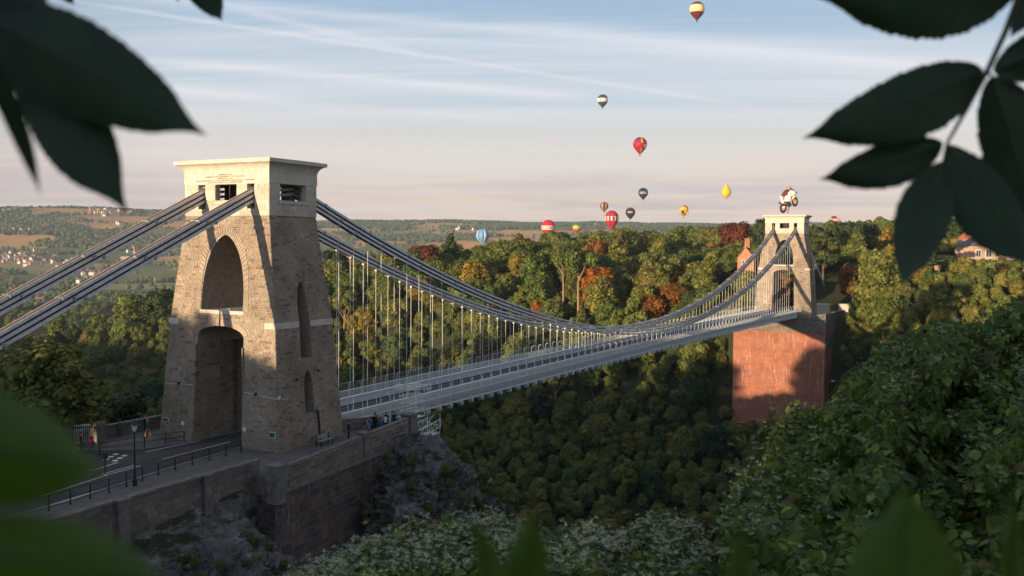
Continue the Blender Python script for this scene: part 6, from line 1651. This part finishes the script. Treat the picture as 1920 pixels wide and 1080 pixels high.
leaf(T, (1776, 270), (1940, 505), 50, 70, D, D*.95, 0, peak=.48, org=o)
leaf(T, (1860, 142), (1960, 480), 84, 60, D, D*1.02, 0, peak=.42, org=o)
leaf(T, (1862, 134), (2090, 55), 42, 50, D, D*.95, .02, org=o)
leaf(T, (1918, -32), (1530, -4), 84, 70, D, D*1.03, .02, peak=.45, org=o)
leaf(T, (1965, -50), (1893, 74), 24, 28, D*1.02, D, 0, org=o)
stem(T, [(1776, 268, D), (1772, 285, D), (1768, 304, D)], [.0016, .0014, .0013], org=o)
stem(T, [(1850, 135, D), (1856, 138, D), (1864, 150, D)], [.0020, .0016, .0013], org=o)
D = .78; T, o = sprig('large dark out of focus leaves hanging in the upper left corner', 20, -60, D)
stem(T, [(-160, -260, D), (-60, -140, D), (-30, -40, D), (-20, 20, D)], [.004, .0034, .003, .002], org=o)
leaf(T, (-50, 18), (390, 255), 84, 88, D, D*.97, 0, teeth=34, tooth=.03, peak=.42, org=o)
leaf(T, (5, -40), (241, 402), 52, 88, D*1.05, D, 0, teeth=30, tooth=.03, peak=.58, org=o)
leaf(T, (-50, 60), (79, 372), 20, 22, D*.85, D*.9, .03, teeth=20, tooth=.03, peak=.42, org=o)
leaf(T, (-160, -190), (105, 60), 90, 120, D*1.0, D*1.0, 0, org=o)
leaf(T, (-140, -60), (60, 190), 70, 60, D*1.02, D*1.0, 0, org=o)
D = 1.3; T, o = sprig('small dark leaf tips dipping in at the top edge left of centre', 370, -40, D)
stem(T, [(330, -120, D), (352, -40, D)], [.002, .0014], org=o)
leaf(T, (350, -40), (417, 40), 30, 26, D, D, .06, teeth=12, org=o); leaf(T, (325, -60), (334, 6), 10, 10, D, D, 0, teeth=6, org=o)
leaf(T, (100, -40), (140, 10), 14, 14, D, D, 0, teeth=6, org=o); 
LM = m_nleaf
D = .36; T, o = sprig('bright green blurred leaves close to the lens in the lower left corner', -120, 860, D)
stem(T, [(-260, 760, D), (-190, 830, D), (-120, 900, D*1.05)], [.003, .0026, .002], org=o)
leaf(T, (-260, 815), (205, 884), 105, 110, D*1.05, D, .02, teeth=14, tooth=.02, peak=.5, org=o)
leaf(T, (-220, 1010), (350, 1112), 88, 170, D, D*.9, .02, teeth=14, tooth=.02, peak=.55, fold=.05, org=o)
D = .5; T, o = sprig('blurred pointed green leaf tips rising at the bottom centre', 960, 1180, D)
stem(T, [(930, 1300, D), (960, 1200, D)], [.002, .0018], org=o)
leaf(T, (945, 1240), (1001, 944), 52, 46, D, D, -.04, teeth=10, tooth=.02, peak=.4, org=o); leaf(T, (930, 1250), (884, 955), 26, 30, D*.9, D*.9, -.05, teeth=10, tooth=.02, peak=.4, org=o)
D = .46; T, o = sprig('broad blurred green leaf tip rising at the bottom right', 1690, 1250, D)
stem(T, [(1660, 1500, D), (1685, 1330, D)], [.002, .0018], org=o)
leaf(T, (1685, 1360), (1697, 902), 125, 135, D, D*1.02, 0, teeth=12, tooth=.03, peak=.42, org=o); leaf(T, (1400, 1300), (1386, 968), 34, 34, D*.85, D*.85, .02, teeth=10, tooth=.02, org=o); leaf(T, (1905, 1150), (1900, 925), 22, 22, D*1.3, D*1.3, .02, teeth=10, org=o)

# ------------------------------------------------------------------ the thicket below the viewpoint
SIL = [(500, 1130), (545, 1078), (600, 1040), (660, 1015), (760, 985), (860, 962), (960, 980), (1060, 1005), (1130, 985), (1200, 972), (1290, 985), (1345, 1000), (1375, 930), (1400, 875), (1440, 805), (1480, 765), (1560, 735), (1600, 690), (1650, 640), (1720, 615), (1780, 585), (1850, 590), (1930, 555), (2000, 540)]
sx_, sy_ = [q[0] for q in SIL], [q[1] for q in SIL]
rl = np.random.default_rng(99)
def thick(px, t_):
    top_ = np.interp(px, sx_, sy_)+34*vnoise(px, px*0, 46, 61, 4)+8; py = top_+(1150-top_)*t_
    Df = np.interp(px, [500, 1300, 1450, 1930], [6.2, 7.0, 8.5, 9.5]); Dn = np.interp(px, [500, 1300, 1930], [4.0, 4.0, 3.9])
    D = Df+(Dn-Df)*np.clip(t_, 0, 1)**.75
    D = D+(.9*vnoise(px, py, 110, 63, 3)+.5*vnoise(px, py, 38, 67, 2))*(D/5); return py, D
LG = []      # leaf mesh variants: folded, curled ovate leaves, unit length
def leaf_unit(seed, wid):
    r = random.Random(seed); nu = 6; V_ = []; F_ = []
    for i in range(nu+1):
        t_ = i/nu; w_ = wid*(sin(pi*t_**.75)**.85 if 0 < t_ < 1 else .01); x = t_; z = -.28*t_*t_+r.uniform(-.02, .02)
        for u in (-1, 0, 1): V_.append((x, u*w_*.5, z+abs(u)*w_*.16))
    for i in range(nu):
        for j in range(2): F_.append((i*3+j, i*3+j+1, (i+1)*3+j+1, (i+1)*3+j))
    return np.array(V_), np.array(F_)
t = NT('thicket_leaf'); g = t.n('ShaderNodeNewGeometry'); oi = t.n('ShaderNodeObjectInfo'); rr_ = t.math('FRACT', t.math('ADD', g.outputs['Random Per Island'], oi.outputs['Random']))
c = t.ramp(rr_, [(0, (.050, .100, .016)), (.3, (.092, .155, .022)), (.55, (.032, .068, .015)), (.8, (.150, .210, .030)), (.93, (.21, .24, .045)), (.97, (.14, .09, .03)), (1, (.05, .082, .020))]); nzz = t.noise(t.pos(), 14, 3, .6)
c = t.mix(1.0, c, t.ramp(nzz, [(.3, .7), (.7, 1.25)]), 'MULTIPLY')
m_tleaf = t.bsdf(c, .5, .3, trans=.25, tcol=(.10, .18, .02))
m_tleaf2 = m_tleaf
m_twig = simple('green_brown_twig', (.075, .07, .035), .8, .2, .3, 20)
m_inner = simple('thicket_inner_shade_leaves', (.018, .030, .010), .9, .1, .5, 9)  # dark sheet behind the leaves, shade of the gaps put into its colour
m_seed = simple('pale_seed_heads', (.50, .50, .38), .9, .1, .25, 30)
variants = [leaf_unit(i, w_) for i, w_ in enumerate((.55, .62, .48, .7))]
VM = [arr_mesh('leaf', v, f, m_tleaf, smooth=True) for v, f in variants]
def basis(ax, up):
    x = ax/np.linalg.norm(ax); y = np.cross(up, x); y /= max(1e-6, np.linalg.norm(y)); z = np.cross(x, y); return np.stack([x, y, z], 1)
def thicket(px0, px1, nleaf, label, seedheads, nind, size, twig):
    ctr = at((px0+px1)/2, 1000, 5.5); T = thing('bush', label, 'bush', (ctr[0], ctr[1], gz(ctr[0], ctr[1]))); org = np.array(T.location[:])
    # inner mass
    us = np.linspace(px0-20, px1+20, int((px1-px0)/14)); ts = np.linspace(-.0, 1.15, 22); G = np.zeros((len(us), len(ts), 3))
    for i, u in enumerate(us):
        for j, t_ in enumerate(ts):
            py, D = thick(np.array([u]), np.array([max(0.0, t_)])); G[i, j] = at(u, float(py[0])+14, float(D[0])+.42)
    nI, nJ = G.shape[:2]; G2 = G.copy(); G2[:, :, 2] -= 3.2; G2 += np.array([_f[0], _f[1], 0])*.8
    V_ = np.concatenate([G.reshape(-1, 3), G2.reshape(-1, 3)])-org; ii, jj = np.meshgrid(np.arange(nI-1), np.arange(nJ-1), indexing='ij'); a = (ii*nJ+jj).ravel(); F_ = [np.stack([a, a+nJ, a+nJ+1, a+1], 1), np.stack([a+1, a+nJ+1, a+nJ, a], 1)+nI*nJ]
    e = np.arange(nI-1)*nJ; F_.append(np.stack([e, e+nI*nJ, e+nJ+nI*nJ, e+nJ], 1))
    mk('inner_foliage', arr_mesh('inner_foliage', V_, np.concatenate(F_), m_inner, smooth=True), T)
    px = rl.uniform(px0, px1, nleaf); t_ = rl.uniform(0, 1, nleaf)**1.15; py, D = thick(px, t_); lay = rl.uniform(-.22, .42, nleaf); D = D+lay
    P = np.array([at(a, b, c) for a, b, c in zip(px, py, D)])-org
    upv = np.array([0, 0, 1.0]); back = -_f
    order = np.argsort(lay+rl.uniform(0, .05, nleaf)); ranks = set(order[:nind].tolist()); Vs, Fs = [], []; b0 = 0; Pst = []
    for i in range(nleaf):
        ax = rl.normal(size=3)*.75+back*.35+np.array([0, 0, -.35]); nrm = upv*1.0+back*.6+rl.normal(size=3)*.5; Bm = basis(ax, nrm); s = size*rl.uniform(.5, 1.0)*(1.7 if rl.random() < .12 else 1)
        k = rl.integers(0, 4)
        if i in ranks:
            M4 = Matrix(((Bm[0, 0], Bm[0, 1], Bm[0, 2]), (Bm[1, 0], Bm[1, 1], Bm[1, 2]), (Bm[2, 0], Bm[2, 1], Bm[2, 2]))); mk('leaf', VM[k], T, tuple(P[i]), M4.to_euler(), (s, s, s))
        else:
            v, f = variants[k]; Vs.append((v*s) @ Bm.T+P[i]); Fs.append(f+b0); b0 += len(v)
    mk('leaves', arr_mesh('leaves', np.concatenate(Vs), np.concatenate(Fs), m_tleaf2, smooth=True), T, kind='stuff')
    mb = MB(tuple(org))
    for i in range(twig):
        u = rl.uniform(px0+10, px1-10); t0 = rl.uniform(0, .6); pts = []; du = rl.uniform(-140, 140); rise = rl.uniform(-10, 34)
        for q in np.linspace(0, 1, 6):
            py, D = thick(np.array([u+du*q]), np.array([t0])); pts.append(tuple(at(u+du*q, float(py[0])-rise*sin(pi*q*.8), float(D[0])-.08)))
        mb.tube(pts, [.006, .005, .004, .0035, .003, .002], 5)
    # shoots that stand clear of the mass, each with its own leaves
    Vs2, Fs2, b2 = [], [], 0
    for i in range(int(twig*1.1)):
        u = rl.uniform(px0+10, px1-5); t0 = abs(rl.normal())*.16; py, D = thick(np.array([u]), np.array([t0])); L_ = rl.uniform(28, 95)*(1.15 if px0 > 1000 else .8); du = rl.uniform(-.9, .5); pts = []
        for q in np.linspace(0, 1, 7): pts.append(at(u+du*L_*q, float(py[0])+12-L_*(q-.45*q*q*(1+abs(du))), float(D[0])-.15+.25*q))
        mb.tube([tuple(p) for p in pts], [.005, .0045, .004, .0032, .0026, .002, .0014], 5)
        for q in range(1, 7):
            for sgn in (-1, 1):
                if rl.random() < .2: continue
                tdir = pts[q]-pts[q-1]; tdir /= np.linalg.norm(tdir); side = np.cross(tdir, _f)*sgn; ax = side+tdir*.5+rl.normal(size=3)*.35; Bm = basis(ax, np.array([0, 0, 1.])-_f*.5+rl.normal(size=3)*.3); k = rl.integers(0, 4); v, f = variants[k]; s = size*rl.uniform(.55, 1.0)
                Vs2.append((v*s) @ Bm.T+pts[q]-org); Fs2.append(f+b2); b2 += len(v)
    mk('shoot_leaves', arr_mesh('shoot_leaves', np.concatenate(Vs2), np.concatenate(Fs2), m_tleaf2, smooth=True), T, kind='stuff')
    mb.build('stems', m_twig, T, kind='stuff')
    if seedheads:
        Q = []
        for i in range(seedheads):
            u = rl.uniform(px0, px1); t0 = abs(rl.normal())*.32; py, D = thick(np.array([u]), np.array([t0])); c0 = at(u, float(py[0])+rl.uniform(-14, 6), float(D[0])-.12)-org
            for h_ in range(rl.integers(2, 7)):
                c1_ = c0+rl.normal(size=3)*.035
                for k in range(9):
                    d = rl.normal(size=3); d[2] = abs(d[2])*.8; d /= np.linalg.norm(d); sd_ = np.cross(d, rl.normal(size=3)); sd_ /= np.linalg.norm(sd_); ln = rl.uniform(.014, .030)
                    Q.append([c1_-sd_*.0016, c1_+sd_*.0016, c1_+d*ln+sd_*.0009, c1_+d*ln-sd_*.0009])
        mk('seed_heads', quads_mesh('seed_heads', np.array(Q), m_seed), T, kind='stuff')
    return T
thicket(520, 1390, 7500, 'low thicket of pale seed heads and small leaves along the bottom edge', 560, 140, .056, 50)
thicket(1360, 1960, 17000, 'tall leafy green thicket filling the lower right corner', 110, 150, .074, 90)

# ------------------------------------------------------------------ air
t = NT('haze'); v = t.n('ShaderNodeVolumePrincipled'); v.inputs['Color'].default_value = (.74, .84, 1.0, 1); v.inputs['Density'].default_value = 0.000062; v.inputs['Anisotropy'].default_value = 0.0
t.l(v.outputs[0], t.out.inputs['Volume'])
mb = MB(); mb.box(-320, 8050, -1550, 8050, -112, 520); mk('haze', mb.mesh('haze', t.m), kind='stuff', label='pale morning haze over the distant hills')
